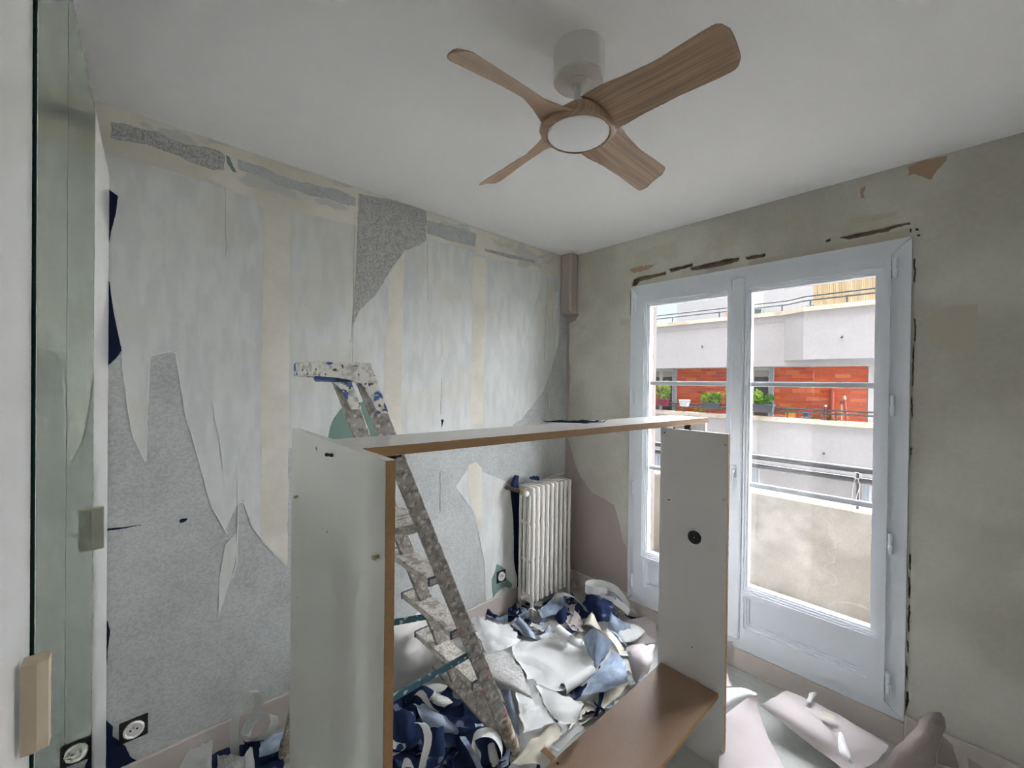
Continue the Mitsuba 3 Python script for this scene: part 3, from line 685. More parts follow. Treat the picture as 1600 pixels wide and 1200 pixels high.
# top tray with curved gussets down to both rails
tl, tr = rail_pt(1.6, False), rail_pt(1.6, True)
side = Polygon([(-2.088, 1.637), (-1.932, 1.640), (-1.902, 1.560), (-1.868, 1.475), (-1.905, 1.475), (-1.93, 1.525), (-1.955, 1.562), (-1.985, 1.583), (-2.03, 1.590), (-2.088, 1.594)]).buffer(-.003).buffer(.003)
def side_piece(x0, x1):
    m = trimesh.creation.extrude_polygon(side, x1 - x0, engine='earcut'); v = m.vertices; m.vertices = np.c_[v[:, 2] + x0, v[:, 0], v[:, 1]]; return m
topk = add(lad + '__top_tray', cat([side_piece(tr[0] - .014, tr[0] + .018), side_piece(tl[0] - .018, tl[0] + .014), cbox([tl[0] - .018, -2.088, 1.600], [tr[0] + .018, -1.938, 1.632], .005), cbox([tl[0] - .02, -2.094, 1.594], [tr[0] + .02, -2.078, 1.64], .005)]), 'm_ladder_top')
add(topk + '__lining', cbox([tl[0] + .0, -2.035, 1.576], [tr[0] - .016, -1.965, 1.599], .006), 'm_blue_paint')
mat('m_blue_paint', (0.035, 0.085, 0.24), 0.5, 0.4)
for rt in (True, False):          # back legs and the teal straps that hold them
    p = np.array([tr[0] + .012 if rt else tl[0] - .05, -1.94, 1.03]); q = np.array([0.90, -2.040, 0.03]) if rt else np.array([0.215, -2.035, 0.03])
    k = add(lad + '__rear_leg', beam(p, q, 0.02, 0.036, (1, 0, 0), .004), 'm_ladder')
    add(k + '__foot_cap', beam(q + (p - q) * .09, q - [0, 0, .025], .028, .044, (1, 0, 0), .006), 'm_foot')
    z = 0.515 if rt else 0.545
    a = rail_pt(z, rt) + [-.012 if rt else .012, 0, 0]; t_ = (1.03 - z - .03) / 1.0; b = p + (q - p) * t_
    add(lad + '__spreader', beam(a, b + [0.0, 0, 0], 0.006, 0.026, (1, 0, 0), .001), 'm_teal')

# ------------------------------------------------------------------ cast iron radiator
rad = thing('radiator', 'white cast iron column radiator against the wall in the corner', 'radiator')
NY = 9; Y0, Y1 = -0.528, -0.150; RZ0, RZ1 = 0.095, 0.885
pitch_ = (Y1 - Y0) / (NY - 1)
def section():
    ms = []
    xs = [0.048, 0.087, 0.126, 0.165]
    for x in xs:
        zz = np.array([RZ0 + .012, RZ0 + .03, RZ0 + .06, RZ1 - .06, RZ1 - .03, RZ1 - .010])
        ms.append(tube([[x, 0, z] for z in zz], [.008, .0145, .0125, .0125, .0145, .008], 12))
    for z, h in ((RZ1 - .035, .05), (RZ0 + .035, .055), (0.375, .018), (0.63, .018)):
        g = Polygon([(xs[0] - .01, z - h / 2), (xs[-1] + .01, z - h / 2), (xs[-1] + .01, z + h / 2), (xs[0] - .01, z + h / 2)]).buffer(-.005).buffer(.005)
        t_ = 0.020 if h > .03 else .012
        ms.append(slab_xz(g, -t_ / 2, t_ / 2))
    for z in (RZ1 - .035, RZ0 + .035):
        ms.append(tube([[.107, -pitch_ * .52, z], [.107, pitch_ * .52, z]], .019, 14))
    return cat(ms)
sec = section()
first = None
for i in range(NY):
    y = Y0 + i * pitch_
    k = add(rad + '__section', at(sec, (0, y, 0)), 'm_radiator', 35)
for y in (Y0, Y1):
    for x in (0.048, 0.165):
        add(rad + '__foot', tube([[x, y, 0], [x, y, .02], [x, y, RZ0 + .03]], [.017, .012, .013], 12), 'm_radiator', 35)
add(rad + '__plug', align(lathe([(0, 0), (.017, 0), (.017, .008), (.009, .008), (.009, .014), (0, .014)], 6), (0, -1, 0), loc=(.107, Y0 - .024, RZ0 + .035)), 'm_radiator')
vz = RZ1 - .035
vk = add(rad + '__valve', cat([tube([[.107, Y0 - .01, vz], [.107, Y0 - .06, vz]], .015, 14), tube([[.107, Y0 - .052, vz - .02], [.107, Y0 - .052, vz + .016]], .017, 14), tube([[.107, Y0 - .055, vz], [.15, Y0 - .055, vz - .003]], .009, 12)]), 'm_brass', 40)
add(vk + '__knob', align(lathe([(0, 0), (.014, .001), (.019, .006), (.020, .016), (.016, .024), (.008, .027), (0, .0275)], 28), (1, -.2, -.1), loc=(.147, Y0 - .055, vz - .003)), 'm_white_plastic', 40)
add(rad + '__pipe', tube([[.107, Y0 - .05, vz], [.09, Y0 - .075, vz + .006], [.05, Y0 - .092, vz + .012], [-.01, Y0 - .10, vz + .014]], .013, 12), 'm_pipe', True)

# ------------------------------------------------------------------ wall sockets
def socket(px, py, label):
    y, z = WL(px, py)
    k = thing('wall_socket', label, 'socket')
    add(k + '__back_box', cbox([0.0, y - .040, z - .040], [.006, y + .040, z + .040], .004), 'm_black')
    prof = [(0, 0), (.030, 0), (.030, .006), (.0275, .009), (.0245, .009), (.0215, .003), (0, .003)]
    add(k + '__insert', align(lathe(prof, 40), (1, 0, 0), loc=(.006, y, z)), 'm_white_plastic', 30)
    for dy, dz in ((-.0095, 0), (.0095, 0)):
        add(k + '__pin_hole', align(trimesh.creation.cylinder(.0033, .001, sections=14), (1, 0, 0), loc=(.0096, y + dy, z + dz)), 'm_black')
    add(k + '__earth_pin', tube([[.009, y, z + .011], [.017, y, z + .011]], .0026, 10), 'm_brass')
    add(k + '__tile_chip', cbox([0.0, y - .050, z - .012], [.003, y - .040, z + .008], .001), 'm_cream') if False else None
socket(209, 1138, 'white round socket in a black box low on the wall by the wardrobe')
socket(782.5, 900, 'small white round socket in the bare green patch beside the radiator')

# ------------------------------------------------------------------ balcony and the building across the courtyard
ext = Polygon([(-16, -9), (40, -9), (40, 30), (-16, 30)]).difference(sbox(*np.array(WIN)[[0, 2, 1, 3]])).difference(sbox(DX0 - .01, DZ0 - .03, DX1 + .01, DZ1 + .01))
struct('exterior_wall', slab_xz(ext, 0.30, 0.36), 'm_own_brick')
struct('courtyard_ground', pbox([-30, 0.36, -9.2], [30, 30, -9.0]), 'm_gravel')
struct('balcony_floor', pbox([-2.0, 0.36, -0.12], [2.45, 1.16, 0.04]), 'm_concrete')
#struct('upper_balcony', pbox([-2.0, 0.36, 2.66], [2.45, 1.18, 2.80]), 'm_facade_paint')
struct('side_building', pbox([-17, 0.36, -9], [-16, 22, 30]), 'm_own_brick')
YP = 1.04
par = struct('balcony_parapet', pbox([-2.0, YP, 0.04], [2.45, YP + .13, 0.742]), 'm_concrete')
add(par + '__coping', cbox([-2.0, YP - .006, 0.742], [2.45, YP + .14, 0.760], .004), 'm_cap_stone')
br = thing('balcony_railing', 'dark double tube railing on top of the balcony parapet outside the window', 'railing')
for z in (1.020, 0.950):
    add(br + '__rail', tube([[-2.0, YP + .04, z], [2.45, YP + .04, z]], 0.0205, 14), 'm_rail_dark', True)
for x in (-.55, 0.52, 1.635, 2.4):
    add(br + '__post', cbox([x - .008, YP + .03, 0.755], [x + .008, YP + .05, 1.02], .002), 'm_rail_dark')
hk = thing('hook_clip', 'small wire hook with a pair of hanging prongs on the balcony rail', 'hook')
hx_, hy_ = 1.632, YP + .012
add(hk + '__ring', tube([[hx_ + .022 * math.cos(a), hy_, 0.985 + .020 * math.sin(a)] for a in np.linspace(0, 6.28, 20)], .0028, 6), 'm_metal', True)
for s in (-1, 1):
    add(hk + '__prong', tube([[hx_ + s * .006, hy_, .966], [hx_ + s * .018, hy_ - .01, .92], [hx_ + s * .012 - .008, hy_ - .012, .86], [hx_ - .004 - .02 * (s < 0), hy_ - .012, .80]], .003, 6), 'm_metal', True)

def E(px, py, y): return on(px, py, 1, y)
YF = 9.5; XE = 1.55          # the block ends just right of what the door shows: open sky beyond
ab = thing('apartment_building', 'pale rendered apartment block with red brick bays and balconies across the courtyard', 'building')
xj0, xj1 = E(1226, 500, 9.5)[0], E(1256, 500, 9.25)[0]
def plan(z0, z1, off, w):
    path = [(-16, YF), (xj0, YF), (xj1, YF - .28), (XE, YF - .28)]
    a = [(x, y - off) for x, y in path]; b = [(x, y - off + w) for x, y in path][::-1]
    m = trimesh.creation.extrude_polygon(Polygon(a + b), z1 - z0); m.apply_translation([0, 0, z0]); return m
add(ab + '__upper_parapet', plan(2.19, 3.33, 0.0, .22), 'm_facade_paint')
add(ab + '__upper_coping', plan(3.33, 3.435, .05, .32), 'm_cap_stone')
add(ab + '__lower_parapet', pbox([-16, YF, -.45], [XE, YF + .2, 0.64]), 'm_facade_paint')
add(ab + '__lower_coping', cbox([-16, YF - .05, 0.64], [XE, YF + .26, 0.755], .01), 'm_cap_stone')
YB2 = 10.35
add(ab + '__balcony_slab', cat([pbox([-16, YF, 2.05], [XE, YB2 + .2, 2.19]), pbox([-16, YF + .1, -.55], [XE, YB2 + .2, -.40])]), 'm_facade_paint')
add(ab + '__rear_wall', pbox([-16, YB2 + .10, -9], [XE, YB2 + .3, 3.2]), 'm_facade_paint')
add(ab + '__lower_wall', pbox([-16, YF + .15, -9], [XE, YF + .35, -.45]), 'm_facade_paint')
YT = 11.6
add(ab + '__top_storey', cat([pbox([-16, YT, 3.1], [XE, YT + .3, 4.75]), pbox([-16, YF, 3.05], [XE, YT, 3.19])]), 'm_top_wall')
random.seed(4)
def brick_bay(px0, px1, name='brick_bay'):
    x0, x1 = E(px0, 600, YB2)[0], E(px1, 600, YB2)[0]
    z0, z1 = 0.30, 2.17
    k = add(ab + '__' + name, pbox([x0, YB2 + .005, z0], [x1, YB2 + .10, z1]), 'm_mortar')
    bh, bl = 0.098, 0.30
    row, z, shared = 0, z0, {}
    while z < z1 - .02:
        x = x0 - (bl / 2 if row % 2 else 0)
        while x < x1 - .01:
            a, b = max(x, x0) + .006, min(x + bl, x1) - .006
            if b - a > .03:
                m = pbox([a, YB2 - .008 - .006 * random.random(), z + .006], [b, YB2 + .02, min(z + bh, z1) - .006])
                kk = add(k + '__brick', m, BRICKS[int(random.random() ** 1.3 * 5)])
            x += bl
        z += bh; row += 1
    return k
brick_bay(1058, 1137)
kb2 = brick_bay(1208, 1357)
x = E(1301, 600, YB2)[0]
add(ab + '__drain_pipe', tube([[x, YB2 - .07, .3], [x, YB2 - .07, 1.42], [x, YB2 - .07, 1.5]], [.055, .055, .04], 14), 'm_brick_pipe', True)
def far_window(pxs, panes, py0=571, name='french_window'):
    x0, x1 = E(pxs[0], 600, YB2)[0], E(pxs[1], 600, YB2)[0]
    k = add(ab + '__' + name, pbox([x0, YB2 - .03, .2], [x1, YB2 + .08, 2.17]), 'm_pot_white')
    for a, b in panes:
        xa, xb = E(a, 600, YB2)[0], E(b, 600, YB2)[0]
        add(k + '__pane', pbox([xa, YB2 - .034, .35], [xb, YB2 - .028, 1.98]), 'm_dark_glass')
        add(k + '__blind', pbox([xa, YB2 - .040, 1.80], [xb, YB2 - .034, 1.98]), 'm_blind')
        add(k + '__bar', pbox([xa, YB2 - .05, 1.60], [xb, YB2 - .03, 1.64]), 'm_pot_white')
    return k
far_window((985, 1058), [(990, 1010), (1013, 1031), (1036, 1051)])
far_window((1138, 1208), [(1143, 1168), (1179, 1201)])
far_window((1357, 1420), [(1372, 1390), (1395, 1412)])
for px in (1209, 1057):
    x = E(px, 600, YB2)[0]; add(ab + '__shutter_rail', pbox([x - .06, YB2 - .12, .3], [x + .02, YB2 - .04, 2.17]), 'm_blue_shade')
for a, b in ((1174, 1184), (1346, 1360), (1016, 1030)):
    xa, xb = E(a, 745, YF)[0], E(b, 745, YF)[0]
    k = add(ab + '__low_window', pbox([xa, YF + .12, -2.4], [xb, YF + .16, -.5]), 'm_pot_white')
    for t in (0.18, 0.62): add(k + '__pane', pbox([xa + (xb - xa) * t, YF + .10, -2.3], [xa + (xb - xa) * (t + .2), YF + .125, -.6]), 'm_blue_shade')
def top_window(px0, px1, bs):
    x0, x1 = E(px0, 470, YT)[0], E(px1, 470, YT)[0]
    k = add(ab + '__top_window', pbox([x0, YT - .02, 3.3], [x1, YT + .05, 4.74]), bs)
    return k, x0, x1
top_window(1019, 1058, 'm_blue_shade')
k, x0, x1 = top_window(1176, 1193, 'm_blue_shade')
for i in range(22): add(k + '__slat', pbox([x0 + .01, YT - .05, 3.4 + i * .06], [x1 - .01, YT - .02, 3.44 + i * .06]), 'm_pot_white')
def along(off, z):
    return [[x, y - off, z] for x, y in ((-16, YF + .08), (xj0 + .03, YF + .08), (xj1 + .03, YF - .2), (XE, YF - .2))]
for z in (3.70, 3.60):
    add(ab + '__upper_rail', tube(along(0, z), .019, 8), 'm_rail_far', True)
for px, y in ((1051, 9.58), (1124, 9.58), (1222, 9.58), (1266, 9.3), (1323, 9.3)):
    x = E(px, 490, y)[0]; add(ab + '__rail_post', pbox([x - .014, y - .014, 3.43], [x + .014, y + .014, 3.60]), 'm_rail_far')
for px in (1055, 1068, 1104, 1230, 1288, 1306):
    x = E(px, 640, YF)[0]; add(ab + '__rail_post', pbox([x - .014, YF + .02, .75], [x + .014, YF + .05, .96]), 'm_rail_far')
zr = E(1280, 640.5, YF + .03)[2]; zr2 = E(1280, 646, YF + .03)[2]
for z in (zr, zr2): add(ab + '__lower_rail', tube([[-16, YF + .03, z], [XE, YF + .03, z]], .019, 8), 'm_rail_far', True)
for px, py, y in ((1097, 542, YF), (1314, 527, YF - .28), (1286, 708, YF), (1060, 720, YF)):
    q = E(px, py, y); add(ab + '__spout', tube([[q[0], y + .02, q[2]], [q[0] + .03, y - .06, q[2] - .01], [q[0] + .04, y - .09, q[2] + .02]], .016, 8), 'm_rail_far')
rs = thing('reed_screen', 'yellow reed screen behind the upper balcony rail of the building across', 'fence')
x0 = E(1272, 460, 9.42)[0]; ms = []
rg = np.random.default_rng(3)
for i in range(46):
    x = x0 + i * .038; ms.append(tube([[x, 9.44, 3.40], [x + rg.uniform(-.006, .006), 9.44, 4.55 + rg.uniform(-.05, .05)]], .0185, 6))
rk = add(rs + '__reeds', cat(ms), 'm_bamboo'); labels[rk] = {'kind': 'stuff'}
add(rs + '__batten', pbox([x0, 9.46, 3.9], [x0 + 1.75, 9.48, 3.93]), 'm_pale_wood')

def leaves(c, rx, ry, rz, n, size, seed, dens=1.0):
    rg = np.random.default_rng(seed); v, f = [], []
    for i in range(n):
        d = rg.normal(size=3); d /= np.linalg.norm(d); rad = rg.uniform(.35, 1) ** .6
        p = np.array(c) + d * rad * [rx, ry, rz]
        t = rg.normal(size=3) + d * .8; t /= np.linalg.norm(t); s = np.cross(t, rg.normal(size=3)); s /= np.linalg.norm(s)
        L, W = size * rg.uniform(.6, 1.3), size * rg.uniform(.2, .34)
        b = len(v); v += [p - t * L * .5, p + s * W + .04 * L * d, p + t * L * .5, p - s * W + .04 * L * d]; f += [[b, b + 1, b + 2], [b, b + 2, b + 3]]
    return trimesh.Trimesh(np.array(v), np.array(f), process=False)
def planter(name, px0, px1, py0, py1, y, bs, label, cat_='flower box', taper=.8, plants=(), depth=.2, seed=0):
    a, b = E(px0, py0, y), E(px1, py0, y); z1 = (a[2] + b[2]) / 2; z0 = z1 - (py1 - py0) * (a[2] - E(px0, py0 + 10, y)[2]) / 10
    xc, w = (a[0] + b[0]) / 2, (b[0] - a[0])
    k = thing(name, label, cat_)
    P8 = [[xc + sx * w / 2 * (taper if i == 0 else 1), y + sy * depth / 2 * (taper if i == 0 else 1), z0 if i == 0 else z1] for i in (0, 1) for sx in (-1, 1) for sy in (-1, 1)]
    rim = cbox([xc - w / 2 - .012, y - depth / 2 - .012, z1 - .03], [xc + w / 2 + .012, y + depth / 2 + .012, z1], .006)
    add(k + '__body', cat([trimesh.convex.convex_hull(np.array(P8)), rim]), bs)
    for i, (fx, h, rx, n, size, li) in enumerate(plants):
        add(k + '__foliage', leaves([xc + fx * w, y, z1 + h * .5], rx * w, depth * .7, h * .62, n, size, seed * 10 + i), f'm_leaf_{li}')
        add(k + '__stem', cat([tube([[xc + fx * w + dx, y, z1 - .04], [xc + fx * w + dx * 1.8, y + .02, z1 + h * .8]], .007, 5) for dx in (-.06, 0, .07)]), 'm_leaf_0')
    return k
yb = YF - .06
planter('flower_box', 1021, 1045, 623, 634, yb, 'm_maroon', 'maroon flower box with tall yellow and green plants on the rail across the courtyard', plants=[(-.25, .5, .36, 130, .11, 3), (.25, .5, .34, 130, .11, 1), (-.5, .62, .2, 60, .10, 4)], seed=1)
planter('flower_pot', 1063, 1076.5, 624.5, 635, yb, 'm_pot_white', 'small empty white pot hung on the rail across the courtyard', 'flower pot', .78, seed=2)
planter('flower_box', 1097, 1125.5, 629, 638.5, yb, 'm_pot_grey', 'dark grey flower box with bright green plants before the first brick bay', plants=[(-.28, .26, .3, 120, .10, 1), (.2, .26, .3, 130, .10, 0), (.3, .3, .3, 60, .10, 1)], seed=3)
planter('flower_box', 1134, 1158, 630, 641, yb, 'm_maroon', 'maroon flower box cut off by the middle of the french door', plants=[(-.3, .42, .4, 110, .10, 3), (.2, .3, .3, 60, .1, 1)], seed=4)
planter('flower_box', 1178, 1210, 631.5, 644, yb, 'm_pot_grey', 'large dark grey flower box with leafy plants seen in the right door leaf', taper=.86, plants=[(-.32, .34, .25, 120, .11, 1), (.25, .24, .2, 90, .10, 2), (-.05, .18, .2, 50, .1, 0)], depth=.26, seed=5)
planter('plant_pot', 1228.5, 1241, 643, 653.5, YF + .45, 'm_pot_yellow', 'yellow pot standing behind the far balcony rail', 'flower pot', .88, plants=[(0, .12, .4, 30, .07, 3)], depth=.28, seed=6)
planter('plant_pot', 1256, 1264, 643, 654, YF + .45, 'm_pot_blue', 'dark blue pot standing behind the far balcony rail', 'flower pot', .8, depth=.18, seed=7)
planter('plant_pot', 1134.5, 1142, 488, 498, 9.75, 'm_pink_pot', 'reddish pot on the upper terrace across the courtyard', 'flower pot', .8, depth=.16, seed=8)
planter('plant_trough', 1172, 1192, 484, 493, 9.8, 'm_pot_grey', 'dark planter trough on the upper terrace across the courtyard', 'planter', .85, plants=[(.2, .1, .3, 20, .06, 0)], depth=.25, seed=9)
def weeds(px, py, y, w, h, n, size, li, label, seed):
    c = E(px, py, y); k = thing('small_plant', label, 'plant')
    add(k + '__foliage', leaves(c, w, .08, h, n, size, seed), f'm_leaf_{li}')
    add(k + '__stem', cat([tube([[c[0] + dx, c[1], c[2] - h * 1.2], [c[0] + dx * 1.6, c[1], c[2] + h * .5]], .006, 5) for dx in (-w * .4, 0, w * .35)]), 'm_leaf_2')
weeds(1092, 640, YF + .10, .22, .08, 50, .08, 3, 'low dry plant on the coping beside the grey flower box', 31)
weeds(1197, 491, 9.6, .15, .06, 24, .06, 0, 'tiny weed on the upper coping beside the planter trough', 32)
weeds(1262, 481, 9.36, .16, .07, 30, .06, 2, 'sparse weed on the upper coping next to the reed screen', 33)
weeds(1283, 654, YF + .12, .35, .05, 60, .06, 2, 'row of low succulents behind the far railing', 34)
weeds(1096, 612, YF + .5, .06, .05, 14, .05, 2, 'thin seedling in front of the first brick bay', 35)
def pole(name, px, pyt, pyb, y, r, bs, top, label, cat_, lean=0):
    a, b = E(px, pyt, y), E(px + lean, pyb, y)
    k = thing(name, label, cat_)
    add(k + '__shaft', tube([b, b + (a - b) * .75, b + (a - b) * .8, a], [r, r, r * .8, r * .7], 8), bs, True)
    add(k + '__tip', tube([b + (a - b) * .86, a + (a - b) * .02], [r * 1.5, r * 1.2], 8), top)
pole('wooden_pole', 1319, 619, 656, YF + .5, .024, 'm_brick_pipe', 'm_pale_wood', 'tall reddish pole with a pale tip leaning behind the far railing', 'pole', 4)
pole('wooden_pole', 1315, 627, 656, YF + .5, .02, 'm_pale_wood', 'm_dark_pole', 'shorter pale pole with a dark tip behind the far railing', 'pole', 0)
pole('wooden_stake', 1290, 633, 650, YF + .45, .022, 'm_dark_pole', 'm_pot_white', 'short stake with a white top behind the far railing', 'stake', -2)

# ------------------------------------------------------------------ torn wallpaper
def catmull(P, n):
    """Upsample a control net (m x k x 3) to n[0] x n[1]."""
    m, k = P.shape[:2]
    u, v = np.linspace(0, 1, m), np.linspace(0, 1, k)
    U, V = n
    return u, v, [RectBivariateSpline(u, v, P[..., c], kx=min(3, m - 1), ky=min(3, k - 1)) for c in range(3)]
SHEETS = []
def sheet(name, label, net, bs, n=(30, 30), torn=.012, rough=.004, seed=0, group=None, flip=None, catg='wallpaper', world=False, crease_amp=.012, lift=.03):
    P = np.array([[p if world else G(*p) for p in row] for row in net], float)
    u, v, sp = catmull(P, n)
    a, b = np.linspace(0, 1, n[0]), np.linspace(0, 1, n[1])
    L = np.linalg.norm(np.diff(P, axis=0), axis=2).sum(0).mean() + 1e-6; W = np.linalg.norm(np.diff(P, axis=1), axis=2).sum(1).mean() + 1e-6
    rg = np.random.default_rng(900 + seed)
    def edge(t, size):
        q = np.c_[t * size * 45, np.full(len(t), rg.uniform(0, 90)), np.zeros(len(t))]
        return meshkit.fbm(q, 3, seed) * torn / size
    e0, e1 = edge(b, W) * W / L, edge(b, W) * W / L
    f0, f1 = edge(a, L) * L / W, edge(a, L) * L / W
    A = e0[None] + a[:, None] * (1 - e0 - e1)[None]
    B = f0[:, None] + b[None] * (1 - f0 - f1)[:, None]
    X = np.stack([s.ev(A.ravel(), B.ravel()) for s in sp], 1)
    q = X * 14 + seed * 3.1
    if crease_amp: X[:, 2] += lift * np.maximum(np.abs(2 * A.ravel() - 1) ** 8, np.abs(2 * B.ravel() - 1) ** 8) * meshkit.noise(np.c_[X[:, :2] * 16, np.full(len(X), seed)], seed)
    crease = np.abs(meshkit.fbm(X * 9 + seed * 5.7, 2, seed + 3) - .5) * 2
    X[:, 2] += crease_amp * (crease - .3)
    X = X + rough * 2 * np.c_[meshkit.fbm(q, 2, seed) - .5, meshkit.fbm(q + 40, 2, seed) - .5, meshkit.fbm(q + 80, 2, seed) - .5]
    if not world or True: X[:, 2] = np.maximum(X[:, 2], 0.003 + 0.002 * rg.random())
    i, j = np.meshgrid(np.arange(n[0] - 1), np.arange(n[1] - 1), indexing='ij')
    o = (i * n[1] + j).ravel()
    F = np.vstack([np.c_[o, o + 1, o + n[1] + 1], np.c_[o, o + n[1] + 1, o + n[1]]])
    nn = np.cross(X[F[:, 1]] - X[F[:, 0]], X[F[:, 2]] - X[F[:, 0]])
    s = (nn * (EYE - X[F].mean(1))).sum() if flip is None else flip
    if s < 0: F = F[:, ::-1]
    uv = np.c_[A.ravel() * L + seed * .37, B.ravel() * W + seed * .11]
    return single(name, label, catg, trimesh.Trimesh(X, F, process=False), bs, True, group, uv=uv)
def ribbon(name, label, path, w, bs, n=40, taper=None, **kw):
    P = np.array([G(*p) for p in path]); w = np.asarray(w, float)
    k = np.ones(len(P)) if taper is None else np.interp(np.linspace(0, 1, len(P)), np.linspace(0, 1, len(taper)), taper)
    net = [[p - w / 2 * t for p, t in zip(P, k)], [p + w / 2 * t for p, t in zip(P, k)]]
    kw.setdefault('crease_amp', .0)
    return sheet(name, label, net, bs, n=(8, n), world=True, **kw)
def scroll(name, label, p0, p1, r0, r1, turns, bs, start=0.0, n=44, cone=1.0, **kw):
    a, b = G(*p0), G(*p1); d, e1, e2 = frame_of(b - a)
    th = start + np.linspace(0, turns * 2 * np.pi, 14); rr = np.linspace(r0, r1, 14)
    ring_ = [e1 * math.cos(t) * r + e2 * math.sin(t) * r for t, r in zip(th, rr)]
    net = [[a + q for q in ring_], [b + q * cone for q in ring_]]
    kw.setdefault('crease_amp', .0)
    return sheet(name, label, net, bs, n=(10, n), world=True, **kw)
WP = 'wallpaper_sheet'; WS = 'wallpaper_strip'; WR = 'wallpaper_roll'
# in front of the radiator and the window
sheet(WP, 'crumpled white sheet of torn wallpaper just right of the ladder foot rail', [[(728, 961, .13), (765, 968, .13), (797, 972, .12)], [(735, 985, .12), (775, 985, .14), (808, 990, .11)], [(748, 1008, .10), (785, 1004, .12), (816, 1000, .09)], [(752, 1024, .08), (790, 1016, .10), (813, 1004, .08)]], 'p_white_navy', torn=.04, rough=.012, seed=1)
sheet(WP, 'thin greyish sheet of torn wallpaper hanging over the ladder foot', [[(720, 1030, .12), (755, 1020, .15), (790, 1018, .14)], [(726, 1046, .11), (765, 1045, .17), (814, 1040, .15)], [(746, 1062, .09), (790, 1068, .17), (830, 1078, .15)], [(770, 1076, .07), (800, 1083, .13), (834, 1094, .11)]], 'p_grey_white', torn=.03, seed=2)
sheet(WP, 'largest smooth white sheet of torn wallpaper in the middle of the floor', [[(798, 1009, .09), (850, 1001, .10), (912, 1000, .11)], [(803, 1030, .095), (865, 1030, .105), (927, 1034, .12)], [(816, 1050, .09), (870, 1055, .10), (927, 1048, .105)], [(822, 1072, .085), (855, 1088, .09), (890, 1082, .07)]], 'p_white_navy', torn=.012, seed=3)
scroll(WR, 'rolled edge of white wallpaper on the near side of the largest white sheet', (928, 1046, .10), (880, 1078, .09), .020, .030, .8, 'p_white_navy', start=2.0, seed=4)
sheet(WP, 'white torn sheet with a ragged lower edge beside the ladder foot', [[(800, 1064, .10), (818, 1060, .11), (838, 1058, .13)], [(806, 1110, .09), (830, 1106, .10), (854, 1098, .11)], [(814, 1153, .07), (842, 1142, .085), (874, 1131, .09)]], 'p_white_grey', torn=.03, seed=5)
sheet(WP, 'folded white sheet pointing to the raw brown shelf', [[(828, 1060, .12), (870, 1080, .115), (914, 1100, .10)], [(846, 1094, .10), (880, 1108, .10), (911, 1118, .09)], [(864, 1130, .06), (886, 1137, .07), (906, 1126, .06)]], 'p_white_grey', torn=.02, seed=6)
scroll(WR, 'white roll of torn wallpaper lying on the largest white sheet', (870, 983, .17), (892, 1001, .15), .026, .034, 1.1, 'p_white_white', start=1.0, seed=7)
sheet(WP, 'creased pale end of the white roll on the largest white sheet', [[(880, 985, .15), (895, 989, .19), (908, 997, .17)], [(885, 1000, .14), (898, 1003, .17), (913, 1004, .15)], [(892, 1008, .12), (903, 1013, .14), (908, 1018, .12)]], 'p_white_white', torn=.02, rough=.012, seed=8)
sheet(WP, 'upright pointed light blue back of a torn sheet', [[(913, 1000, .12), (930, 984, .25), (957, 1006, .15)], [(918, 1022, .08), (929, 1018, .17), (950, 1024, .09)], [(926, 1040, .05), (928, 1051, .07), (935, 1040, .05)]], 'p_blue_navy', torn=.012, rough=.008, seed=9)
sheet(WP, 'folded light blue sheet beside the raw brown shelf', [[(955, 1021, .10), (968, 1027, .12), (978, 1036, .10)], [(930, 1052, .09), (955, 1050, .14), (981, 1055, .12)], [(903, 1089, .05), (945, 1081, .09), (984, 1066, .06)]], 'p_blue_navy', torn=.012, seed=10)
sheet(WP, 'navy flower printed corner under the folded light blue sheet', [[(884, 1084, .05), (908, 1066, .06), (924, 1064, .07)], [(890, 1092, .045), (905, 1084, .055), (917, 1078, .06)], [(897, 1096, .04), (904, 1092, .045), (912, 1086, .05)]], 'p_navy_white', torn=.02, seed=11)
sheet(WP, 'curved pale sheet bending over behind the light blue point', [[(936, 991, .10), (952, 985, .15), (966, 999, .13), (977, 1014, .08)], [(942, 999, .10), (954, 1000, .15), (963, 1014, .12), (971, 1025, .07)]], 'p_cream_grey', torn=.012, seed=12)
sheet(WS, 'grey blue strip bent along the curved pale sheet', [[(945, 987, .14), (958, 990, .15), (970, 1001, .12), (979, 1012, .08)], [(948, 985, .14), (964, 990, .14), (977, 1003, .11), (984, 1013, .07)]], 'p_blue_navy', torn=.01, seed=13)
sheet(WP, 'pinkish white swollen sheet against the divider panel', [[(977, 1012, .10), (1000, 1008, .14), (1024, 1009, .13)], [(980, 1030, .09), (1000, 1027, .16), (1022, 1030, .13)], [(985, 1050, .05), (1003, 1045, .13), (1018, 1045, .11)], [(992, 1073, .02), (1001, 1062, .06), (1012, 1052, .06)]], 'p_pink_white', torn=.012, rough=.008, seed=14)
sheet(WP, 'flat pale blue white sheet with a straight edge under the window', [[(977, 973, .06), (995, 977, .075), (1009, 986, .06)], [(966, 990, .06), (985, 995, .07), (1001, 995, .055)], [(970, 1004, .05), (980, 1004, .055), (992, 1003, .045)]], 'p_white_pink', torn=.006, crease_amp=.003, lift=.008, seed=15)
sheet(WP, 'beige pink sheet flat on the floor under the window beside the panel', [[(974, 968, .04), (1005, 964, .05), (1026, 961, .05)], [(985, 985, .03), (1008, 988, .03), (1026, 985, .03)], [(978, 1005, .02), (1000, 1007, .02), (1026, 1006, .02)]], 'p_pink_white', torn=.008, crease_amp=.003, lift=.008, seed=16)
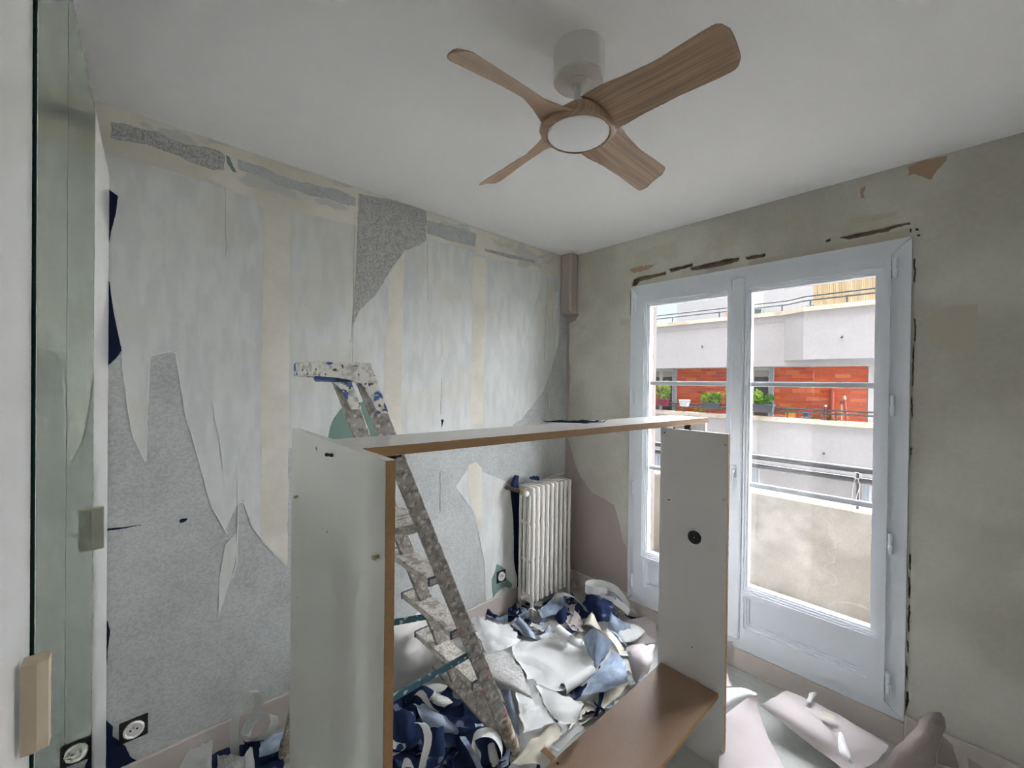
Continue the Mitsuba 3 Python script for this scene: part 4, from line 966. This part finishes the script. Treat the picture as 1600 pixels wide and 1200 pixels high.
ribbon(WS, 'white strip bent into a loop near the corner by the window', [(950, 926, .19), (932, 923, .20), (918, 921, .20), (914.5, 916, .21), (924, 912, .22), (945, 914, .21), (966, 925, .19), (984, 953, .11)], (0, 0, .062), 'p_bright', seed=17, torn=.006)
ribbon(WS, 'straight white strip slanting under the loop by the window', [(937, 931, .17), (955, 936, .17), (970, 945, .15), (983, 958, .10)], RT * .02 + np.array([0, 0, .045]), 'p_bright', seed=18, torn=.006)
sheet(WP, 'crumpled dark navy sheet under the white loop', [[(915, 931, .12), (935, 932, .17), (957, 941, .15)], [(921, 950, .10), (940, 951, .16), (963, 955, .13)], [(931, 978, .05), (946, 976, .10), (968, 974, .06)]], 'p_navy_blue', torn=.02, rough=.016, seed=19)
sheet(WP, 'slate blue leaf shaped piece standing by the dark navy sheet', [[(953, 956, .14), (957, 960, .14), (962, 966, .12)], [(950, 972, .10), (957, 974, .12), (967, 976, .10)], [(946, 986, .05), (956, 987, .07), (966, 990, .05)]], 'p_blue_navy', torn=.012, rough=.01, seed=20)
sheet(WP, 'small grey blue facet folded over the loop by the window', [[(944, 930, .20), (957, 926, .23), (962, 932, .20)], [(946, 933, .18), (957, 933, .20), (964, 941, .16)]], 'p_blue_navy', torn=.01, seed=21)
sheet(WP, 'navy folded box shaped piece in front of the radiator', [[(865, 966, .08), (876, 951, .13), (887, 951, .13)], [(868, 970, .07), (878, 964, .11), (887, 957, .11)], [(873, 976, .05), (881, 976, .07), (886, 968, .07)]], 'p_navy_white', torn=.008, seed=22)
ribbon(WS, 'wide grey strip arching in front of the radiator', [(882, 951, .05), (870, 941, .09), (872, 930, .14), (890, 930, .15), (907, 942, .10), (917, 957, .04)], RT * .05 + np.array([.03, -.05, .0]), 'p_grey_white', seed=23, torn=.01)
sheet(WP, 'slate blue sheet sloping up to the radiator foot', [[(838, 957, .06), (858, 938, .08), (874, 924, .10)], [(842, 962, .05), (862, 950, .08), (882, 938, .08)], [(846, 968, .04), (866, 962, .05), (884, 952, .05)]], 'p_blue_navy', torn=.012, seed=24)
sheet(WP, 'flat slate strip along the baseboard left of the radiator', [[(733, 961, .04), (765, 964, .05), (792, 961, .05)], [(738, 968, .035), (765, 971, .04), (797, 972, .04)]], 'p_blue_navy', torn=.012, seed=25)
sheet(WP, 'pointed navy wedge on the slate strip by the baseboard', [[(757, 961, .06), (762, 953, .09), (768, 960, .06)], [(775, 970, .05), (780, 966, .07), (796, 971, .05)]], 'p_navy_blue', torn=.008, seed=26)
sheet(WP, 'slate sheet with a bent edge behind the crumpled white sheet', [[(803, 974, .08), (808, 965, .11), (813, 965, .10)], [(815, 988, .07), (822, 982, .11), (828, 982, .09)], [(820, 1000, .05), (830, 1000, .07), (840, 1001, .05)]], 'p_blue_navy', torn=.012, seed=27)
ribbon(WS, 'thin white edged curl right at the radiator foot', [(838, 955, .14), (828, 951, .15), (824, 960, .12), (829, 969, .08), (841, 977, .05)], (.03, -.03, .015), 'p_navy_white', seed=28, torn=.006)
sheet(WP, 'little blue grey flap below the curl at the radiator foot', [[(838, 975, .06), (845, 974, .07), (852, 973, .06)], [(840, 988, .04), (847, 989, .05), (853, 986, .04)]], 'p_blue_navy', torn=.008, seed=29)
sheet(WP, 'white tail of the slate sheet behind the largest white sheet', [[(830, 986, .08), (842, 992, .07), (862, 984, .08)], [(836, 1000, .05), (850, 1001, .05), (868, 996, .06)]], 'p_white_navy', torn=.012, seed=30)
sheet(WP, 'pale half cone of curled wallpaper beside the navy sheet', [[(922, 960, .15), (924, 958, .16), (927, 960, .15)], [(912, 977, .06), (922, 970, .15), (936, 980, .08)], [(907, 983, .03), (919, 977, .13), (943, 991, .03)]], 'p_cream_grey', torn=.008, seed=31)
sheet(WP, 'pinkish scraps sheet between the pale cone and the white roll', [[(880, 972, .05), (895, 973, .05), (908, 978, .05)], [(893, 985, .05), (905, 988, .05), (918, 990, .05)]], 'p_pink_white', torn=.02, seed=32)
sheet(WP, 'small white block shaped scrap before the grey arching strip', [[(894, 964, .07), (902, 963, .075), (908, 963, .07)], [(896, 971, .05), (903, 971, .055), (909, 969, .05)]], 'p_white_navy', torn=.008, seed=33)
sheet(WP, 'tan scrap leaning in the corner right of the radiator', [[(890, 904, .12), (893, 906, .12), (895, 910, .11)], [(891, 920, .03), (896, 922, .03), (904, 916, .05)]], 'p_taupe_grey', torn=.006, seed=34)
sheet(WP, 'dull beige curved sheet beneath the window frame', [[(975, 952, .12), (985, 952, .12), (992, 955, .10)], [(975, 962, .06), (988, 963, .06), (999, 964, .05)]], 'p_taupe_grey', torn=.006, seed=35)
# between the white sheets and the shelf
sheet(WP, 'cream sheet creased towards the bottom edge below the folded white sheet', [[(858, 1126, .06), (870, 1135, .09), (878, 1146, .06)], [(830, 1160, .05), (850, 1165, .09), (868, 1170, .05)], [(795, 1197, .03), (820, 1203, .06), (846, 1206, .03)]], 'p_cream_grey', torn=.012, rough=.012, seed=36)
sheet(WP, 'long cream sheet lying along the raw brown shelf', [[(945, 1080, .03), (965, 1072, .045), (985, 1068, .03)], [(915, 1104, .02), (945, 1098, .04), (968, 1088, .02)], [(883, 1152, .02), (900, 1140, .035), (928, 1120, .02)]], 'p_cream_grey', torn=.008, seed=37)
sheet(WS, 'narrow navy strip crossing the long cream sheet', [[(935, 1081, .05), (945, 1084, .05)], [(932, 1104, .045), (939, 1107, .045)], [(922, 1127, .04), (933, 1124, .04)]], 'p_navy_white', n=(24, 8), torn=.006, seed=38)
sheet(WS, 'short white strip curled over the back of the raw brown shelf', [[(902, 1129, .345), (914, 1138, .335)], [(882, 1147, .36), (893, 1157, .35)], [(857, 1169, .345), (872, 1179, .335)]], 'p_white_grey', n=(20, 10), torn=.004, seed=39)
sheet(WP, 'navy corner at the bottom edge behind the shelf', [[(838, 1196, .05), (846, 1185, .06)], [(836, 1215, .04), (848, 1210, .05)]], 'p_navy_white', torn=.004, seed=40)
# the dark heap behind the side panel
sheet('dust_sheet', 'off-white sheet draped over low things behind the ladder straps', [[(596, 985, .42), (640, 970, .41), (668, 958, .40), (692, 990, .30)], [(596, 1020, .30), (640, 1005, .33), (668, 988, .31), (700, 1030, .18)], [(596, 1060, .12), (640, 1050, .15), (678, 1040, .15), (708, 1062, .08)], [(596, 1088, .02), (640, 1082, .05), (684, 1072, .05), (712, 1080, .03)]], 'p_canvas_grey', n=(34, 34), torn=.004, rough=.012, seed=41, catg='sheet')
sheet(WP, 'broad navy flower printed sheet at the bottom of the dark heap', [[(600, 1085, .06), (700, 1072, .07), (775, 1100, .06)], [(600, 1140, .05), (700, 1130, .06), (795, 1150, .05)], [(600, 1215, .03), (700, 1215, .04), (800, 1215, .03)]], 'p_navy_blue', n=(40, 40), torn=.02, rough=.035, crease_amp=.05, seed=42)
sheet(WP, 'crumpled blue piece with flowers next to the brown board edge', [[(611, 1122, .13), (635, 1105, .18), (648, 1118, .16)], [(606, 1136, .11), (630, 1132, .18), (651, 1136, .14)], [(604, 1152, .07), (630, 1163, .11), (648, 1160, .08)]], 'p_navy_white', torn=.012, rough=.01, seed=43)
ribbon(WS, 'tall white curl standing in the dark heap', [(652, 1131, .19), (660, 1131, .21), (667, 1142, .20), (668, 1160, .17), (663, 1186, .11), (656, 1206, .06)], RT * .045, 'p_bright', seed=44, torn=.006, taper=[.75, 1, .8, .6])
sheet(WP, 'white pointed flap at the bottom of the dark heap', [[(633, 1186, .13), (637, 1184, .14), (642, 1187, .13)], [(626, 1204, .10), (640, 1200, .12), (650, 1206, .09)]], 'p_white_navy', torn=.004, seed=45)
scroll(WR, 'shiny blue roll of wallpaper standing in the dark heap', (684, 1134, .16), (684, 1186, .09), .026, .034, .62, 'p_navy_white', start=3.2, cone=1.25, seed=46)
sheet(WP, 'slate grey sheet lying across the dark heap', [[(647, 1102, .15), (670, 1108, .15), (692, 1118, .13)], [(654, 1122, .13), (685, 1130, .13), (714, 1140, .11)], [(672, 1142, .09), (700, 1150, .09), (716, 1148, .08)]], 'p_blue_navy', torn=.012, seed=47)
sheet(WP, 'grey white diamond shaped scrap on top of the dark heap', [[(681, 1077, .18), (690, 1083, .18), (712, 1097, .16)], [(674, 1090, .17), (686, 1096, .18), (704, 1102, .15)], [(668, 1093, .16), (682, 1103, .16), (695, 1109, .14)]], 'p_grey_navy', torn=.008, seed=48)
ribbon(WS, 'white strip curving round the diamond scrap', [(646, 1087, .16), (656, 1083, .18), (664, 1092, .17), (672, 1104, .15), (688, 1117, .12)], RT * .03 + np.array([0, 0, .03]), 'p_white_navy', seed=49, torn=.006, taper=[.9, 1, .5, .35])
sheet(WP, 'small grey scrap under the lowest ladder tread', [[(704, 1080, .15), (712, 1078, .16), (722, 1084, .15)], [(708, 1090, .13), (716, 1094, .13), (724, 1092, .12)]], 'p_grey_navy', torn=.008, seed=50)
ribbon(WS, 'white strip rolled into a round loop by the ladder foot', [(752, 1186, .05), (742, 1170, .10), (739, 1155, .15), (748, 1146, .18), (764, 1144, .18), (778, 1154, .15), (784, 1170, .10), (782, 1190, .05)], np.array([.045, -.045, .012]), 'p_white_grey', seed=51, torn=.006)
scroll(WR, 'small white cone curled inside the round loop', (766, 1162, .13), (772, 1194, .06), .012, .020, .9, 'p_white_grey', start=.4, cone=1.4, seed=52)
ribbon(WS, 'slate strip bent beside the round loop', [(722, 1150, .11), (730, 1163, .12), (740, 1180, .11), (752, 1206, .07)], RT * .03, 'p_blue_navy', seed=53, torn=.006)
sheet(WP, 'dark slate sheet in the shade right of the ladder foot', [[(779, 1075, .10), (790, 1078, .11), (797, 1082, .10)], [(790, 1110, .07), (800, 1112, .08), (808, 1118, .07)], [(802, 1150, .03), (808, 1152, .03), (814, 1155, .03)]], 'p_blue_navy', torn=.006, seed=54)
sheet(WP, 'slate patch right below the ladder foot', [[(790, 1172, .05), (800, 1166, .06)], [(780, 1205, .03), (796, 1196, .04)]], 'p_blue_navy', torn=.008, seed=55)
# by the wall left of the side panel
ribbon(WS, 'tall white strip standing in a loop by the left baseboard', [(368, 1192, .02), (366, 1155, .15), (368, 1122, .27), (378, 1094, .36), (391, 1079, .40), (402, 1086, .39), (403, 1102, .33), (395, 1122, .24), (382, 1148, .12)], RT * .042, 'p_bright', seed=56, torn=.006)
ribbon(WS, 'fat white loop of wallpaper beside the ladder leg', [(384, 1152, .10), (393, 1128, .21), (412, 1117, .26), (428, 1119, .25), (425, 1140, .19), (408, 1154, .12), (390, 1157, .08)], np.array([.03, -.04, .05]), 'p_bright', seed=57, torn=.006)
sheet(WP, 'pale sheet corner at the bottom edge left of the loop', [[(296, 1172, .20), (322, 1164, .22), (333, 1160, .23)], [(283, 1196, .14), (312, 1190, .17), (332, 1185, .17)], [(276, 1216, .09), (308, 1216, .11), (332, 1216, .10)]], 'p_bright', torn=.006, seed=58)
sheet(WP, 'grey white sheet lying below the tall loop', [[(340, 1182, .13), (360, 1179, .14), (384, 1184, .12)], [(336, 1216, .09), (360, 1216, .10), (385, 1216, .08)]], 'p_grey_navy', torn=.008, seed=59)
sheet(WP, 'white pointed sheet between the tall loop and the ladder leg', [[(392, 1166, .14), (396, 1168, .14)], [(380, 1186, .12), (398, 1186, .12)], [(376, 1216, .08), (402, 1216, .08)]], 'p_bright', torn=.006, seed=60)
sheet(WP, 'navy sheet flat under the loops by the left baseboard', [[(330, 1182, .03), (390, 1158, .05), (442, 1146, .04)], [(325, 1216, .03), (395, 1216, .04), (445, 1216, .03)]], 'p_navy_blue', torn=.015, rough=.01, seed=61)
sheet(WP, 'slate sheet in the gap left of the side panel', [[(405, 1160, .08), (425, 1150, .09), (444, 1138, .08)], [(402, 1190, .06), (422, 1184, .07), (444, 1176, .06)]], 'p_blue_navy', torn=.01, seed=62)
# right of the divider, under the french door
sheet(WP, 'long pinkish stiff sheet leaning along the baseboard under the french door', [[(1228, 1079, .11), (1300, 1112, .11), (1390, 1167, .09)], [(1207, 1091, .12), (1278, 1138, .11), (1376, 1186, .07)], [(1186, 1103, .09), (1255, 1155, .06), (1330, 1216, .03)]], 'p_pink_white', torn=.004, crease_amp=.003, lift=.008, seed=63)
sheet(WP, 'pinkish sheet bent down beside the divider panel', [[(1122, 1098, .12), (1152, 1090, .15), (1186, 1088, .15)], [(1122, 1145, .10), (1160, 1130, .11), (1192, 1132, .09)], [(1122, 1216, .05), (1180, 1216, .05), (1236, 1216, .03)]], 'p_pink_white', torn=.006, crease_amp=.003, lift=.008, seed=64)
sheet(WP, 'white curled end over the pinkish sheet by the divider', [[(1122, 1077, .20), (1160, 1076, .22), (1185, 1086, .20)], [(1122, 1101, .20), (1148, 1092, .22), (1166, 1093, .20)], [(1122, 1130, .13), (1132, 1120, .15), (1142, 1110, .15)]], 'p_white_pink', torn=.006, crease_amp=.003, lift=.008, seed=65)
sheet(WP, 'upper pink sheet between divider and window board', [[(1120, 1000, .15), (1134, 1001, .15), (1147, 1006, .13)], [(1120, 1024, .10), (1132, 1026, .10), (1140, 1024, .08)]], 'p_pink_white', torn=.006, seed=66)
sheet(WP, 'pink strip running down along the divider edge', [[(1122, 1028, .12), (1131, 1032, .12)], [(1122, 1080, .10), (1145, 1076, .09)]], 'p_pink_white', torn=.006, seed=67)
sheet(WP, 'small curled white scrap on top of the long pinkish sheet', [[(1262, 1081, .14), (1272, 1078, .16), (1278, 1083, .14)], [(1254, 1094, .13), (1262, 1097, .14), (1267, 1100, .13)]], 'p_white_pink', torn=.012, rough=.01, seed=68)
sheet(WP, 'crumpled cream scrap in the middle of the long pinkish sheet', [[(1272, 1108, .13), (1290, 1110, .15), (1302, 1115, .13)], [(1280, 1120, .13), (1298, 1126, .15), (1310, 1130, .13)]], 'p_cream_grey', torn=.02, rough=.014, seed=69)
sheet(WP, 'white pointed scrap at the lower end of the long pinkish sheet', [[(1313, 1148, .13), (1316, 1150, .13), (1322, 1156, .13)], [(1310, 1172, .12), (1322, 1170, .15), (1330, 1176, .12)], [(1318, 1190, .09), (1328, 1196, .11), (1340, 1200, .09)]], 'p_white_pink', torn=.012, rough=.012, seed=70)
sheet(WP, 'flake of torn paper on the floor below the window board', [[(1182, 1056, .05), (1192, 1058, .06), (1200, 1062, .05)], [(1184, 1062, .02), (1196, 1066, .02), (1210, 1069, .02)]], 'p_cream_grey', torn=.02, seed=71)
sheet(WS, 'thin white strip sticking out below the long pinkish sheet', [[(1215, 1163, .03), (1232, 1163, .035), (1250, 1160, .03)], [(1216, 1168, .02), (1232, 1168, .02), (1250, 1166, .02)]], 'p_white_grey', torn=.01, seed=72)
sheet(WP, 'taupe pink sheet rising to a peak against the wall right of the door', [[(1436, 1124, .30), (1462, 1112, .34), (1475, 1122, .30)], [(1418, 1150, .21), (1448, 1146, .27), (1472, 1155, .22)], [(1390, 1180, .12), (1432, 1180, .17), (1462, 1190, .14)], [(1355, 1212, .04), (1420, 1216, .08), (1462, 1218, .06)]], 'p_taupe_grey', torn=.008, rough=.01, seed=73)
sheet(WP, 'taupe scrap behind the peaked sheet against the baseboard', [[(1472, 1150, .17), (1490, 1168, .14)], [(1462, 1196, .08), (1500, 1204, .05)]], 'p_taupe_grey', torn=.006, seed=74)
sheet(WP, 'folded taupe piece at the bottom right corner of the floor', [[(1510, 1182, .09), (1540, 1190, .1), (1570, 1200, .08)], [(1512, 1204, .05), (1540, 1210, .06), (1570, 1214, .05)]], 'p_taupe_grey', torn=.006, seed=75)
# things lying higher up
sheet(WS, 'narrow dark navy strip lying on the top board of the cupboard frame', [[(844, 656, 1.432), (870, 659, 1.424), (905, 658, 1.432), (930, 660, 1.424), (949, 659, 1.428)], [(846, 658, 1.428), (872, 662, 1.420), (906, 661.5, 1.422), (930, 662.5, 1.420), (949, 661, 1.424)]], 'p_navy_blue', n=(8, 40), torn=.003, rough=.003, seed=76)
def net_x(rows): return [[on(a, b, 0, x) for a, b, x in row] for row in rows]
sheet(WS, 'blue scrap on top of the radiator', net_x([[(826, 747, .06), (834, 744, .05), (843, 746, .06)], [(828, 753, .12), (836, 752, .10), (844, 752, .12)]]), 'p_navy_blue', torn=.008, rough=.008, seed=77, world=True)
sheet(WS, 'dark blue scrap stuck over the radiator pipe', net_x([[(800, 750, .02), (806, 745, .03), (811, 748, .02)], [(798, 759, .035), (804, 756, .06), (811, 757, .035)], [(801, 768, .02), (806, 767, .03), (811, 766, .02)]]), 'p_navy_blue', torn=.006, rough=.006, seed=78, world=True)
# many small scraps nobody could name one by one
rg = np.random.default_rng(77)
def scraps(n, area, kinds, label, group, zmax):
    for i in range(n):
        px, py = area[0] + rg.random() * (area[2] - area[0]), area[1] + rg.random() * (area[3] - area[1])
        z = rg.uniform(.01, zmax); c = G(px, py, z)
        if c[0] < .06 or c[1] > -.05: continue
        a = rg.uniform(0, 6.28); s, t = rg.uniform(.03, .075), rg.uniform(.02, .05); tilt = rg.normal(size=2) * .35
        e, f = np.array([math.cos(a), math.sin(a), tilt[0]]), np.array([-math.sin(a), math.cos(a), tilt[1]])
        net = [[c + e * s * u + f * t * v + np.array([0, 0, .02 * (u * u + .5 * v * v) * rg.uniform(-.5, 1.2)]) for v in (-1, 0, 1)] for u in (-1, 0, 1)]
        kd_ = kinds[int(rg.random() * len(kinds))]
        col = {'p_na': 'navy', 'p_bl': 'slate blue', 'p_gr': 'grey', 'p_wh': 'white', 'p_pi': 'pinkish', 'p_cr': 'cream'}[kd_[:4]]
        sheet('wallpaper_scrap', label.replace('scrap', col + ' scrap', 1), net, kd_, n=(10, 10), torn=.012, rough=.006, crease_amp=.006, seed=200 + int(rg.integers(500)), group=col + ' ' + group, world=True)
scraps(34, (606, 1090, 790, 1200), ['p_navy_white', 'p_navy_blue', 'p_blue_navy', 'p_navy_white', 'p_grey_navy'], 'small torn scrap in the dark heap of wallpaper under the ladder', 'scraps in the dark heap', .06)
scraps(52, (735, 940, 985, 1000), ['p_navy_blue', 'p_blue_navy', 'p_white_navy', 'p_navy_white', 'p_pink_white'], 'small torn scrap among the sheets in front of the radiator', 'scraps by the radiator', .06)
scraps(16, (820, 1020, 1010, 1150), ['p_navy_white', 'p_cream_grey', 'p_blue_navy', 'p_white_navy'], 'small torn scrap between the white sheets and the brown shelf', 'scraps by the shelf', .035)
scraps(10, (320, 1165, 440, 1200), ['p_navy_blue', 'p_navy_white', 'p_blue_navy'], 'small torn scrap on the floor by the left baseboard', 'scraps by the left baseboard', .05)
